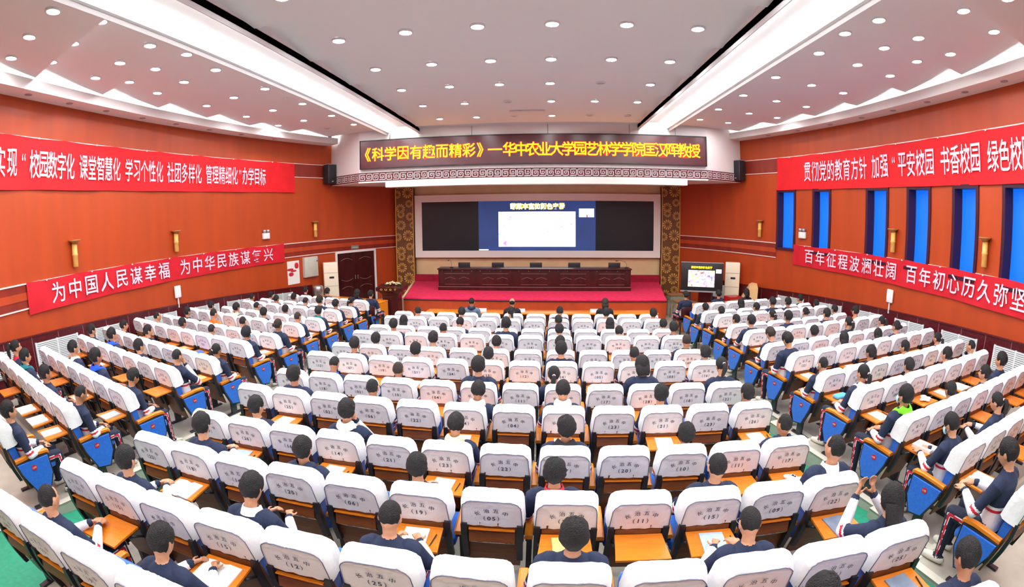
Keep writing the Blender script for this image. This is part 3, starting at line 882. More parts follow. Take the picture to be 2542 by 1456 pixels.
def office_chair(x, y, n):
    t = thing('rostrum_chair', 'dark upholstered chair behind the stage desk, %s from the left' % ['first', 'second', 'third', 'fourth', 'fifth'][n], 'chair', (x, y, SH), 0, 'chairs behind the stage desk')
    part('backrest', MB().rbox((0, -0.20, 0.66), (0.46, 0.06, 0.58), 0.05, 0, 0, 0.08), [M['black']], t)
    part('back_trim', MB().box((0, -0.235, 0.935), (0.40, 0.03, 0.02)), ['darkwood_line'], t)
    part('seat', MB().rbox((0, 0.03, 0.43), (0.48, 0.48, 0.08), 0.03), ['black'], t)
    for sx in (-1, 1):
        for sy in (-1, 1): part('leg', MB().tube([(sx * 0.2, 0.03 + sy * 0.2, 0), (sx * 0.2, 0.03 + sy * 0.2, 0.40)], 0.02, 0, 8), ['darkwood'], t)
for n, x in enumerate((-3.04, -1.745, -0.30, 1.15, 2.68)): office_chair(x, 18.42, n)
def gooseneck(x, y, z, flip, label):
    t = thing('microphone', label, 'microphone', (x, y, z))
    part('base', MB().rbox((0, 0, 0.015), (0.12, 0.10, 0.03), 0.008), ['black'], t)
    part('stem', MB().tube([(0, 0, 0.03), (0.0, -0.01, 0.15), (-0.05 * flip, 0, 0.22), (-0.20 * flip, 0.02, 0.27), (-0.32 * flip, 0.03, 0.26)], 0.006, 0, 6), ['black'], t)
    part('head', MB().tube([(-0.32 * flip, 0.03, 0.26), (-0.40 * flip, 0.035, 0.255)], 0.016, 0, 8, True, True), ['black'], t)
gooseneck(-3.42, 17.62, SH + 0.808, 0.35, 'small gooseneck microphone at the left end of the stage desk')
gooseneck(3.05, 17.62, SH + 0.808, 1.0, 'gooseneck microphone bent left at the right end of the stage desk')

# ------------------------------------------------------------------ podium
t = thing('podium', 'dark wooden speaking podium with flared top beside the stage corner', 'podium', (-5.02, 15.30, 0))
b = MB()
b.loft([[(sx * w / 2 * 1.0, d * sy / 2, z) for sx, sy in ((-1, -1), (1, -1), (1, 1), (-1, 1))] for w, d, z in ((0.60, 0.48, 0), (0.60, 0.48, 0.06), (0.54, 0.44, 0.08), (0.54, 0.44, 0.86), (0.62, 0.50, 0.95), (0.80, 0.58, 1.02))], 0, smooth=False)
part('body', b, ['darkwood'], t)
b = MB()
b.loft([[(sx * w / 2, d * sy / 2, z + (0.05 if sy > 0 else 0)) for sx, sy in ((-1, -1), (1, -1), (1, 1), (-1, 1))] for w, d, z in ((0.92, 0.62, 1.02), (0.94, 0.64, 1.14))], 0, smooth=False)
part('top', b, ['darkwood'], t)
b = MB()
for i, c in enumerate('OUOT'): put_text(b, c, lambda u, v, i=i: (-0.27 + i * 0.16 + u, -0.323, 1.085 + v), 0.085, 0.08, 0.02)
part('gilt_lettering', b, ['sconce'], t)
t = thing('flower_arrangement', 'low bunch of white flowers lying on the dark podium', 'flowers', (-5.0, 15.36, 1.195))
r = random.Random(3)
b = MB()
for i in range(26):
    a, q = r.random() * 6.28, math.sqrt(r.random())
    b.ell((0.24 * q * math.cos(a), 0.12 * q * math.sin(a), 0.03 + 0.07 * (1 - q) + r.random() * 0.02), (0.035, 0.035, 0.022), 0, 8, 5)
part('blossoms', b, ['ccream'], t)
b = MB()
for i in range(14):
    a = r.random() * 6.28
    b.ell((0.24 * math.cos(a), 0.13 * math.sin(a), 0.025), (0.06, 0.02, 0.012), 0, 8, 5, Matrix.Rotation(a, 3, 'Z'))
part('leaves', b, ['book_green'], t)
# ------------------------------------------------------------------ seat rows: block, row from the stage, aisle (or middle) seat x, y, top z under the camera, number of seats
ROWS = [['C', 1, -0.464, 11.673, -2.512, 12], ['C', 2, -0.489, 10.907, -2.461, 12], ['C', 3, -0.507, 9.925, -2.455, 12], ['C', 4, -0.523, 8.99, -2.35, 12], ['C', 5, -0.538, 7.989, -2.342, 12], ['C', 6, -0.553, 7.034, -2.24, 12], ['C', 7, -0.566, 6.04, -2.232, 12], ['C', 8, -0.592, 5.065, -2.131, 12], ['C', 9, -0.609, 4.099, -2.131, 12], ['C', 10, -0.627, 3.156, -2.027, 12], ['C', 11, -0.642, 2.19, -1.91, 12], ['C', 12, -0.66, 1.39, -1.86, 12],
        ['L', 1, -5.426, 13.492, -2.581, 6], ['L', 2, -5.432, 12.457, -2.576, 7], ['L', 3, -5.465, 11.503, -2.467, 7], ['L', 4, -5.42, 10.373, -2.442, 7], ['L', 5, -5.518, 9.483, -2.368, 8], ['L', 6, -5.455, 8.368, -2.332, 8], ['L', 7, -5.469, 7.317, -2.211, 8], ['L', 8, -5.461, 6.294, -2.213, 8], ['L', 9, -5.476, 5.297, -2.095, 7], ['L', 10, -5.41, 4.258, -2.085, 7], ['L', 11, -5.5, 3.3, -1.98, 7], ['L', 12, -5.6, 2.37, -1.9, 1],
        ['R', 1, 4.548, 13.293, -2.564, 6], ['R', 2, 4.344, 11.889, -2.492, 7], ['R', 3, 4.396, 11.051, -2.404, 7], ['R', 4, 4.313, 9.945, -2.386, 7], ['R', 5, 4.304, 8.977, -2.278, 8], ['R', 6, 4.204, 7.872, -2.244, 8], ['R', 7, 4.281, 7.022, -2.17, 8], ['R', 8, 4.302, 6.084, -2.184, 8], ['R', 9, 4.252, 5.058, -2.053, 7], ['R', 10, 4.269, 4.116, -2.071, 7], ['R', 11, 4.35, 3.22, -2.04, 5], ['R', 12, 4.12, 2.16, -1.96, 1]]
ANG = {'C': -0.0155, 'L': -0.246, 'R': 0.231}
HT = 1.08            # top of a covered seat above its step
PITCHS = 0.56
ROW = {(r[0], r[1]): r for r in ROWS}
def seat_at(b, k, i):
    _, _, x, y, z, n = ROW[(b, k)]
    t = ANG[b]
    d = (i - 5.5) * PITCHS if b == 'C' else (-i * PITCHS if b == 'L' else i * PITCHS)
    return Vector((x + d * math.cos(t), y + d * math.sin(t), z + CAMZ - HT)), t
def loc2w(b, k, i, p):
    o, t = seat_at(b, k, i)
    return o + Matrix.Rotation(t, 3, 'Z') @ Vector(p)

# ------------------------------------------------------------------ floor steps under the rows and the green aisles
fl = {'C': MB(), 'L': MB(), 'R': MB()}
for b, k in ROW:
    o, t = seat_at(b, k, 0)
    n = ROW[(b, k)][5]
    z = o.z
    if z < 0.012: continue
    u0, u1 = {'C': (-0.30, n * PITCHS - 0.26), 'L': (-(n - 1) * PITCHS - 3.2, 0.42), 'R': (-0.42, (n - 1) * PITCHS + 3.2)}[b]
    nxt = ROW.get((b, k + 1))
    y0 = -(1.10 if nxt else 3.0)
    y1 = 0.80
    mtx = Matrix.Translation(o) @ Matrix.Rotation(t, 4, 'Z')
    s = MB()
    s.box(((u0 + u1) / 2, (y0 + y1) / 2, -z / 2 - 0.001), (u1 - u0, y1 - y0, z))
    if b != 'C':
        ue = u1 if b == 'L' else u0
        sg = -1 if b == 'L' else 1
        s.box((ue + sg * 0.05, (y0 + y1) / 2, -0.012), (0.10, y1 - y0, 0.026), 1)
    s.box(((u0 + u1) / 2, y1 - 0.03, -0.012), (u1 - u0, 0.06, 0.025), 1)
    fl[b].merge(s.xform(mtx))
for b, nm in (('C', 'floor_middle'), ('L', 'floor_left'), ('R', 'floor_right')):
    # the side steps are cut by the wall line
    struct(nm, fl[b], ['floor', 'nosing'])
for nm, b, x0, x1 in (('floor_aisle_left', 'L', -5.35, -3.70), ('floor_aisle_right', 'R', 2.55, 4.25)):
    a = MB()
    pts = [(-5.0, 0.90), (1.4, 0.66), (2.2, 0.54), (4.1, 0.33), (6.0, 0.21), (8.0, 0.11), (10.0, 0.04), (11.8, 0.004), (13.4, 0.002)]
    for i in range(len(pts) - 1):
        (ya, za), (yb, zb) = pts[i], pts[i + 1]
        a.add([(x0, ya, za), (x1, ya, za), (x1, yb, zb), (x0, yb, zb)], [(0, 1, 2, 3)], 0)
    struct(nm, a, ['green'])

# ------------------------------------------------------------------ one auditorium seat
def cover_mesh(text, seed):
    r = random.Random(seed)
    mb = MB()
    n = 10
    def outline(y, w, zb, zt, rad):
        P = [(-w, zb)]
        for k in range(n + 1):
            a = math.pi - k / n * math.pi / 2
            P.append((-w + 0.012 + rad + rad * math.cos(a), zt - rad + rad * math.sin(a)))
        for j in range(1, 6): P.append((-w + rad + (2 * w - 2 * rad) * j / 6, zt + 0.004 * r.uniform(-1, 1)))
        for k in range(n + 1):
            a = math.pi / 2 - k / n * math.pi / 2
            P.append((w - 0.012 - rad + rad * math.cos(a), zt - rad + rad * math.sin(a)))
        P.append((w, zb))
        return [(x, y, z) for x, z in P]
    tilt = 0.16
    rings = []
    # front lower hem, front face, top, back edge with piping, back face hem
    spec = [(0.075, 0.243, 0.80, 0.99, 0.05), (0.035, 0.248, 0.775, 1.055, 0.075), (0.0, 0.248, 0.77, 1.078, 0.085), (-0.035, 0.247, 0.765, 1.082, 0.088), (-0.075, 0.245, 0.76, 1.072, 0.090), (-0.112, 0.241, 0.757, 1.050, 0.090), (-0.128, 0.234, 0.757, 1.028, 0.088)]
    for y, w, zb, zt, rad in spec:
        ring = outline(y, w, zb, zt, rad)
        rings.append([(x, yy + tilt * (0.9 - z) * (0.35 if z > 0.9 else 1.0) * 0 + (1.03 - z) * 0.20 * (1 if y > -0.2 else 1), z) for x, yy, z in ring])
    # wrinkles
    rings = [[(x + r.uniform(-1, 1) * 0.0025, y + r.uniform(-1, 1) * 0.0025, z + r.uniform(-1, 1) * 0.002) for x, y, z in q] for q in rings]
    mb.loft(rings, 0, (False, False), True, False)
    back = rings[-1]
    fr = rings[0]
    m = len(back)
    # back face: fan grid towards the hem
    cols = []
    for q, dy in ((back, 0.0), (fr, 0.004)):
        half = m // 2
        L = q[:half + 1]
        Rr = q[half:][::-1]
        rows_ = []
        for j in range(half + 1):
            a, b = Vector(L[j]), Vector(Rr[min(j, len(Rr) - 1)])
            rows_.append([tuple(a.lerp(b, u / 10) + Vector((0, (0.006 if q is back else -0.006) * math.sin(u * 2.3 + j * 0.9 + seed) * (1 if 0 < u < 10 else 0), 0))) for u in range(11)])
        mb.loft(rows_, 0, (False, False), True, False)
    # piping along the back edge
    pp = [Vector(p) + Vector((0, -0.004, 0)) for p in back]
    mb.tube([p for i, p in enumerate(pp)], 0.0035, 1, 5)
    # printing: four arched characters over a number
    yb = lambda z: -0.128 + (1.03 - z) * 0.20 - 0.010
    def fn(u, v): return (u, yb(v) , v)
    if text is not None:
        for c, x, z, ro, sk in (('长', -0.105, 0.905, 0.30, 0.25), ('治', -0.035, 0.935, 0.08, 0.10), ('五', 0.035, 0.937, -0.06, -0.25), ('中', 0.105, 0.912, -0.20, -0.5)):
            vs, fs = text_geo(c, 0.008)
            e = 0.048
            co, si = math.cos(ro), math.sin(ro)
            mb.add([fn(x + (co * (p[0] + 0 * sk) - si * p[1]) * e, z + (si * p[0] + co * p[1]) * e) for p in vs], fs, 2)
        for c, x, w_ in (('(', -0.052, 0.04), (text[0], -0.018, 0.045), (text[1], 0.018, 0.045), (')', 0.052, 0.04)):
            vs, fs = text_geo(c, 0.02 if c not in '()' else 0.0)
            mb.add([fn(x + p[0] * 0.058, 0.853 + p[1] * 0.058) for p in vs], fs, 2)
    return mb.mesh('seat_cover', ['cover', 'piping', 'ink'])
COVERS = {}
def cover(text):
    if text not in COVERS: COVERS[text] = cover_mesh(text, sum(ord(c) for c in text))
    return COVERS[text]
def seat_meshes():
    g = {}
    b = MB()
    # blue upholstered back, narrow at the foot
    b.loft([[(sx * w, y + (d if k else 0), z) for sx, k in ((-1, 0), (1, 0), (1, 1), (-1, 1))] for z, w, y, d in ((0.40, 0.20, 0.055, 0.075), (0.60, 0.215, 0.0, 0.085), (0.80, 0.228, -0.05, 0.105), (1.00, 0.20, -0.085, 0.09))], 0, smooth=False)
    g['backrest'] = b.mesh('backrest', ['blue'])
    b = MB()
    b.loft([[(sx * w, y + (0.022 if k else 0), z) for sx, k in ((-1, 0), (1, 0), (1, 1), (-1, 1))] for z, w, y in ((0.22, 0.215, 0.085), (0.40, 0.225, 0.026), (0.62, 0.23, -0.034), (0.79, 0.232, -0.075))], 0, smooth=False)
    g['back_panel'] = b.mesh('back_panel', ['plywood'])
    # folded writing board with its bright rod
    b = MB()
    b.box((0, -0.065, 0.665), (0.355, 0.024, 0.125), 0, 0, -0.22)
    b.box((0, -0.079, 0.728), (0.355, 0.03, 0.010), 1, 0, -0.22)
    b.tube([(-0.18, -0.062, 0.585), (0.18, -0.062, 0.585)], 0.008, 2, 8)
    g['tray_up'] = b.mesh('writing_board', ['plywood', 'tray', 'chrome'])
    # opened writing board
    b = MB()
    b.loft([[(-w, y, z), (w, y, z), (w, y, z + 0.018), (-w, y, z + 0.018)] for w, y, z in ((0.185, -0.095, 0.700), (0.195, -0.28, 0.700), (0.205, -0.405, 0.700))], 0, smooth=False)
    b.box((0, -0.25, 0.694), (0.36, 0.28, 0.010), 1)
    for s in (-1, 1): b.tube([(s * 0.19, -0.05, 0.60), (s * 0.195, -0.20, 0.690)], 0.012, 1, 6)
    b.box((0, -0.073, 0.715), (0.36, 0.02, 0.07), 2, 0, -0.22)
    g['tray_down'] = b.mesh('writing_board', ['tray', 'black', 'plywood'])
    b = MB()
    for s in (-1, 1):
        b.loft([[(s * 0.215 + q * 0.024, y + (0.04 if k else 0), z) for q, k in ((-1, 0), (1, 0), (1, 1), (-1, 1))] for z, y in ((0.36, -0.01), (0.50, -0.055), (0.66, -0.090), (0.78, -0.098))], 0, smooth=False)
    g['hinge_bracket'] = b.mesh('hinge_bracket', ['black'])
    g['seat_down'] = MB().rbox((0, 0.30, 0.415), (0.47, 0.44, 0.10), 0.04).mesh('seat_cushion', ['blue'])
    g['seat_up'] = MB().rbox((0, 0.185, 0.60), (0.47, 0.10, 0.40), 0.04, 0, 0, -0.15).mesh('seat_cushion', ['blue'])
    b = MB()
    b.box((0, 0.20, 0.30), (0.045, 0.11, 0.60), 0, 0, 0.0)
    b.box((0, 0.20, 0.012), (0.06, 0.30, 0.024))
    b.box((0, 0.20, 0.575), (0.05, 0.36, 0.05))
    g['leg'] = b.mesh('leg', ['blackm'])
    b = MB()
    b.loft([[(q * 0.034, y, z + dz) for q, dz in ((-1, 0), (1, 0), (1, 0.03), (0.6, 0.038), (-0.6, 0.038), (-1, 0.03))] for y, z in ((-0.005, 0.590), (0.12, 0.600), (0.30, 0.612), (0.42, 0.606), (0.445, 0.590))], 0, smooth=False)
    g['armrest'] = b.mesh('armrest', ['arm'])
    # aisle end panel: black box with blue pad
    b = MB()
    pol = [(-0.015, 0.590), (0.425, 0.602), (0.425, 0.36), (0.33, 0.17), (0.15, 0.20), (0.02, 0.46)]
    def pz(x, sc): return [(x, 0.21 + (y - 0.21) * sc, 0.41 + (z - 0.41) * sc) for y, z in pol]
    b.loft([pz(-0.035, 1), pz(0.030, 1)], 0, smooth=False)
    b.loft([pz(0.030, 0.93), pz(0.042, 0.90)], 1, smooth=False)
    g['end_panel'] = b.mesh('end_panel', ['blackm', 'blue'])
    return g
SM = seat_meshes()
def badge_mesh(txt):
    b = MB()
    b.loft([[(x, r * math.cos(2 * math.pi * k / 20), r * 0.9 * math.sin(2 * math.pi * k / 20)) for k in range(20)] for x, r in ((0, 0.036), (0.005, 0.036))], 0)
    put_text(b, txt, lambda u, v: (0.0065, u, v), 0.026, 0.050, 0.02, 1)
    return b.mesh('row_badge', ['badge', 'badge_text'])

NUM = {('C', 7, 2): '02', ('C', 7, 3): '10', ('C', 7, 4): '04', ('C', 7, 6): '11', ('C', 7, 8): '17', ('C', 7, 9): '28', ('C', 7, 10): '18', ('C', 7, 11): '22', ('C', 6, 1): '07', ('C', 6, 2): '10', ('C', 6, 3): '21', ('C', 6, 4): '24', ('C', 6, 5): '23', ('C', 6, 6): '12', ('C', 6, 7): '24', ('C', 6, 8): '05', ('C', 6, 9): '25', ('C', 6, 10): '03', ('C', 6, 11): '16', ('C', 8, 1): '25', ('C', 8, 3): '06', ('C', 8, 4): '22', ('C', 8, 5): '24', ('C', 8, 6): '04', ('C', 8, 8): '23', ('C', 8, 9): '21', ('C', 8, 10): '23', ('C', 8, 11): '26', ('C', 9, 1): '26', ('C', 9, 3): '14', ('C', 9, 4): '21', ('C', 9, 5): '23', ('C', 9, 6): '22', ('C', 9, 7): '17', ('C', 9, 8): '20', ('C', 9, 9): '10', ('C', 9, 10): '11', ('C', 9, 11): '17', ('C', 10, 4): '06', ('C', 10, 5): '19', ('C', 10, 6): '05', ('C', 10, 7): '20', ('C', 10, 8): '11', ('C', 10, 9): '15', ('C', 10, 10): '09', ('C', 10, 11): '22', ('C', 11, 5): '25', ('C', 5, 3): '01', ('C', 5, 8): '18', ('C', 5, 10): '03'}
# writing boards folded open, seen from behind: block, row, seat from the left in the middle block, from the aisle at the sides
OPEN = {('C', 10): [8, 7, 5, 9, 11, 1], ('C', 9): [10, 11, 5, 3, 1], ('C', 8): [9, 11, 7, 5, 1], ('C', 7): [4, 5, 7, 9], ('C', 6): [1, 2, 3, 6, 7, 8, 9, 11, 5], ('C', 5): [1, 3, 5, 7, 11], ('C', 4): [2, 4, 9], ('C', 3): [1, 5, 11], ('C', 2): [3, 9], ('C', 11): [1, 3, 11, 9],
        ('L', 1): [0, 2], ('L', 2): [0], ('L', 3): [0], ('L', 4): [0, 2], ('L', 5): [0, 4], ('L', 6): [0, 2], ('L', 7): [2, 3, 4, 6], ('L', 8): [0, 4, 6], ('L', 9): [0, 2, 4, 6], ('L', 10): [0, 4, 5, 2], ('L', 11): [0, 1, 2, 4],
        ('R', 3): [0, 2], ('R', 4): [0, 2], ('R', 5): [0, 2, 4], ('R', 6): [2, 4], ('R', 7): [0, 2, 4, 6], ('R', 8): [0, 2, 5, 6], ('R', 9): [0, 2, 3, 4, 5], ('R', 10): [0, 3, 5, 6], ('R', 11): [0, 2]}
BLK = {'C': 'middle block', 'L': 'left block', 'R': 'window block'}
def seat_word(b, i): return '%s seat from the %s' % (NTH[i], 'left' if b == 'C' else 'aisle')
SKIP = {('C', 12, 4), ('C', 12, 5), ('C', 12, 6), ('C', 12, 7), ('C', 12, 8)}
PEOPLE_AT = set()
def build_seat(b, k, i, occupied):
    o, t = seat_at(b, k, i)
    num = NUM.get((b, k, i)) or '%02d' % rnd.randint(1, 28)
    n = ROW[(b, k)][5]
    op = i in OPEN.get((b, k), [])
    look = 'white-covered seat marked %s' % num if (b, k, i) in NUM else 'white-covered blue seat'
    # the covers' own print says which where the photograph shows it
    lab = '%s, %s, %s row from stage, %s' % (look, BLK[b], ORD[k - 1], seat_word(b, i))
    s = thing('auditorium_seat', lab, 'seat', o, t, 'white-covered seats of the %s' % BLK[b])
    for nm, me in (('seat_cover', cover(num)), ('backrest', SM['backrest']), ('back_panel', SM['back_panel']), ('writing_board', SM['tray_down' if op else 'tray_up']), ('hinge_bracket', SM['hinge_bracket']), ('seat_cushion', SM['seat_down' if occupied else 'seat_up'])):
        link(nm, me, s)
    sides = [0.28] + ([-0.28] if i == (0 if b != 'L' else n - 1) else [])
    for x in sides:
        link('leg', SM['leg'], s, (x, 0, 0))
        a = link('armrest', SM['armrest'], s, (x, 0, 0))
    end = {'C': (i in (0, n - 1)), 'L': i == 0, 'R': i == 0}[b]
    if end:
        sg = 1 if (b == 'L' or (b == 'C' and i == n - 1)) else -1
        e = link('end_panel', SM['end_panel'], s, (sg * 0.30, 0, 0))
        e.rotation_euler = (0, 0, 0)
        if sg < 0: e.scale = (-1, 1, 1)
        bd = link('row_badge', BADGE[k], s, (sg * 0.3425, 0.20, 0.50))
        if sg < 0: bd.rotation_euler = (0, 0, math.pi)
    return s
BADGE = {k: badge_mesh('%d排' % k) for k in range(1, 13)}
# ------------------------------------------------------------------ people
HEADC = Vector((0, 0.135, 1.165))
def head_r(d):
    """distance of the skin from the head's middle in direction d (x right, y to the face, z up)"""
    rx, ry, rz = 0.074, 0.092, 0.113
    if d.z < 0:
        k = -d.z
        rx *= 1 - 0.16 * k; ry *= 1 - 0.02 * k
    if d.y < 0: ry *= 1.02
    return 1.0 / math.sqrt((d.x / rx) ** 2 + (d.y / ry) ** 2 + (d.z / rz) ** 2)
def add_hand(mb, w, aim, up, side, curl=0.5):
    """palm, four unequal bent fingers and a thumb from the side of the palm"""
    w, aim, up = Vector(w), Vector(aim).normalized(), Vector(up).normalized()
    lat = aim.cross(up).normalized() * side
    up = lat.cross(aim).normalized() * side
    mb.tube([w - aim * 0.02, w + aim * 0.035, w + aim * 0.085], [(0.026, 0.020), (0.038, 0.016), (0.036, 0.013)], 0, 10, True)
    for j, (o, L) in enumerate(((-0.027, 0.066), (-0.009, 0.078), (0.010, 0.072), (0.028, 0.056))):
        a = w + aim * 0.082 + lat * -o
        p1 = a + aim * L * 0.45 - up * L * 0.12 * curl
        p2 = p1 + (aim * (1 - 0.6 * curl) - up * 0.8 * curl).normalized() * L * 0.32
        p3 = p2 + (aim * (1 - 1.2 * curl) - up * 1.1 * curl).normalized() * L * 0.26
        mb.tube([a, p1, p2, p3], [0.0088, 0.0085, 0.0080, 0.0070], 0, 6, True, True)
    b = w + aim * 0.022 + lat * 0.030
    t1 = b + (aim * 0.6 + lat * 0.8).normalized() * 0.030
    mb.tube([b, t1, t1 + (aim * 0.9 + lat * 0.25 - up * 0.2).normalized() * 0.032], [0.012, 0.010, 0.0085], 0, 6, True, True)
BODIES = {}
def body(pose):
    """one continuous seated figure; pose: lean of the trunk, head nod and turn, and what the arms do"""
    if pose in BODIES: return BODIES[pose]
    lean, nod, turn, arms, girl = {'rest': (0.0, 0.0, 0.0, 'lap', 0), 'rest_r': (0.0, 0.05, -0.30, 'lap', 0), 'rest_l': (0.02, 0.0, 0.28, 'lap', 0), 'fold': (0.02, 0.06, 0.0, 'fold', 0), 'write': (0.22, 0.32, 0.0, 'write', 0), 'bow': (0.10, 0.42, 0.0, 'lap', 0), 'chin': (0.12, 0.05, 0.12, 'chin', 0), 'girl': (0.0, 0.0, 0.0, 'lap', 1), 'girl_bow': (0.14, 0.30, 0.05, 'write', 1), 'clasp': (0.05, 0.10, 0.15, 'clasp', 0), 'adult': (0.04, 0.02, 0.0, 'lap', 0), 'raise': (0.10, 0.2, 0.2, 'raise', 1)}[pose]
    sw = 0.92 if girl else 1.0
    hip = Vector((0, 0.215, 0.53))
    Lm = Matrix.Translation(hip) @ Matrix.Rotation(-lean, 4, 'X') @ Matrix.Translation(-hip)
    T = lambda x, y, z: Lm @ Vector((x, y, z))
    bones = []   # a, b, radius, kind
    mb = MB()
    # trunk
    tr = [((0, 0.235, 0.47), 0.150, 0.105), ((0, 0.225, 0.56), 0.150, 0.112), ((0, 0.200, 0.68), 0.140, 0.105), ((0, 0.175, 0.80), 0.155, 0.112), ((0, 0.155, 0.90), 0.170, 0.110), ((0, 0.145, 0.965), 0.150, 0.085), ((0, 0.140, 1.005), 0.085, 0.062), ((0, 0.140, 1.03), 0.056, 0.054)]
    n = 22
    rings = []
    for (p, rx, ry) in tr:
        ring = []
        for k in range(n):
            a = 2 * math.pi * k / n
            c, s_ = math.cos(a), math.sin(a)
            e = 0.86
            ring.append(T(p[0] + rx * sw * math.copysign(abs(c) ** e, c), p[1] + ry * math.copysign(abs(s_) ** e, s_), p[2]))
        rings.append(ring)
    mb.loft(rings, 0)
    bones += [(T(0, 0.23, 0.5), T(0, 0.15, 0.97), 0.12, 'trunk')]
    nb = T(0, 0.140, 1.0)
    hm = Lm @ Matrix.Translation((0, 0.14, 1.05)) @ Matrix.Rotation(turn, 4, 'Z') @ Matrix.Rotation(-nod + lean * 0.5, 4, 'X') @ Matrix.Translation((0, -0.14, -1.05)) @ Matrix.Translation(HEADC)
    mb.tube([nb, hm @ Vector((0, -0.022, -0.05))], [0.050, 0.047], 0, 14, True, True)
    bones.append((nb + Vector((0, 0, 0.022)), hm @ Vector((0, 0, 0.0)), 0.05, 'head'))
    # head
    hv, hf = [], []
    nu, nv = 28, 20
    rr = []
    for j in range(1, nv):
        t = math.pi * j / nv
        ring = []
        for i in range(nu):
            d = Vector((math.sin(t) * math.cos(2 * math.pi * i / nu), math.sin(t) * math.sin(2 * math.pi * i / nu), -math.cos(t)))
            p = d * head_r(d)
            if p.y > 0.03 and p.z < -0.03: p.y += 0.010 * min(1, (-p.z - 0.03) / 0.05)      # chin
            if p.y > 0.07 and abs(p.z - 0.005) < 0.02: p.y -= 0.008                            # eye sockets
            ring.append(hm @ p)
        rr.append(ring)
    mb.loft(rr, 0)
    mb.tube([hm @ Vector((0, 0.084, 0.012)), hm @ Vector((0, 0.101, -0.022)), hm @ Vector((0, 0.088, -0.032))], [0.009, 0.014, 0.010], 0, 8, True, True)   # nose
    for s in (-1, 1): mb.ell(hm @ Vector((s * 0.076, -0.008, -0.008)), (0.010, 0.020, 0.031), 0, 10, 8, hm.to_3x3() @ Matrix.Rotation(s * 0.35, 3, 'Z'))
    mb.ell(hm @ Vector((0, 0.092, -0.052)), (0.024, 0.010, 0.007), 0, 10, 6, hm.to_3x3())   # lips
    # arms
    for s in (-1, 1):
        sh = T(s * 0.165 * sw, 0.150, 0.935)
        if arms == 'lap': el, wr, aim, up, cu = T(s * 0.235, 0.215, 0.675), Vector((s * 0.10, 0.43, 0.655)), (-s * 0.55, 0.8, -0.1), (0, 0.1, 1), 0.6
        elif arms == 'fold': el, wr, aim, up, cu = T(s * 0.245, 0.27, 0.70), Vector((s * 0.035, 0.41, 0.70 + 0.03 * s)), (-s, 0.25, 0.0), (0, 0.3, 1), 0.5
        elif arms == 'clasp': el, wr, aim, up, cu = T(s * 0.235, 0.29, 0.70), Vector((s * 0.060, 0.50, 0.76)), (-s * 0.6, 0.7, 0.05), (0, 0.2, 1), 0.7
        elif arms == 'write': el, wr, aim, up, cu = T(s * 0.255, 0.31, 0.72), Vector((s * 0.11, 0.555, 0.752)), (-s * 0.45, 0.85, -0.08), (0, 0.0, 1), 0.55
        elif arms == 'chin': el, wr, aim, up, cu = (T(s * 0.20, 0.40, 0.75), hm @ Vector((0.055, 0.115, -0.135)), (-0.3, -0.2, 0.9), (0, 1, 0.2), 0.6) if s == 1 else (T(s * 0.235, 0.25, 0.68), Vector((s * 0.07, 0.46, 0.68)), (-s * 0.8, 0.6, 0.0), (0, 0.1, 1), 0.5)
        else: el, wr, aim, up, cu = T(s * 0.24, 0.36, 0.84), Vector((s * 0.09 - 0.03, 0.50, 1.04)), (-s * 0.3, 0.15, 0.95), (0, 1, 0.2), 0.35
        mb.tube([sh + Vector((-s * 0.035, 0, 0.015)), sh, sh.lerp(el, 0.5), el], [0.070, 0.067, 0.056, 0.050], 0, 12, True, True)
        mb.tube([el, el.lerp(wr, 0.55), wr], [0.051, 0.046, 0.036], 0, 12, True, True)
        add_hand(mb, wr + Vector(aim).normalized() * 0.02, aim, up, s, cu)
        bones += [(sh, el, 0.056, 'uarm'), (el, wr, 0.046, 'farm'), (wr + Vector(aim).normalized() * 0.045, wr + Vector(aim).normalized() * 0.16, 0.03, 'hand')]
        # legs
        hp, kn, an = Vector((s * 0.085, 0.25, 0.525)), Vector((s * 0.125, 0.60, 0.525)), Vector((s * 0.125, 0.60 + 0.03 * s, 0.105))
        mb.tube([hp, hp.lerp(kn, 0.5), kn], [0.088, 0.078, 0.064], 0, 14, True, True)
        mb.tube([kn, kn.lerp(an, 0.35), an], [0.062, 0.058, 0.044], 0, 12, True, True)
        mb.tube([an + Vector((0, -0.05, -0.055)), an + Vector((s * 0.01, 0.06, -0.062)), an + Vector((s * 0.02, 0.155, -0.072))], [(0.040, 0.040), (0.046, 0.036), (0.034, 0.026)], 0, 12, True, True)
        bones += [(hp, kn, 0.078, 'thigh'), (kn, an, 0.055, 'shin'), (an + Vector((0, -0.03, -0.06)), an + Vector((0, 0.14, -0.07)), 0.04, 'shoe')]
    raw = link('figure_source', mb.mesh('figure_source', ['navy']))
    md = raw.modifiers.new('remesh', 'REMESH')
    md.mode = 'VOXEL'
    md.voxel_size = 0.0088
    sm = raw.modifiers.new('smooth', 'SMOOTH')
    sm.factor = 0.5
    sm.iterations = 2
    dg = bpy.context.evaluated_depsgraph_get()
    me = bpy.data.meshes.new_from_object(raw.evaluated_get(dg))
    bpy.data.objects.remove(raw)
    me.name = 'person'
    me.materials.clear()
    for k in ('navy', 'jwhite', 'jred', 'trousers', 'skin', 'shoe', 'eye', 'lips'): me.materials.append(M[k])
    nf = len(me.polygons)
    ctr = np.empty(nf * 3); me.polygons.foreach_get('center', ctr); ctr = ctr.reshape(-1, 3)
    nor = np.empty(nf * 3); me.polygons.foreach_get('normal', nor); nor = nor.reshape(-1, 3)
    best = np.full(nf, 1e9); bi = np.zeros(nf, int); bt = np.zeros(nf)
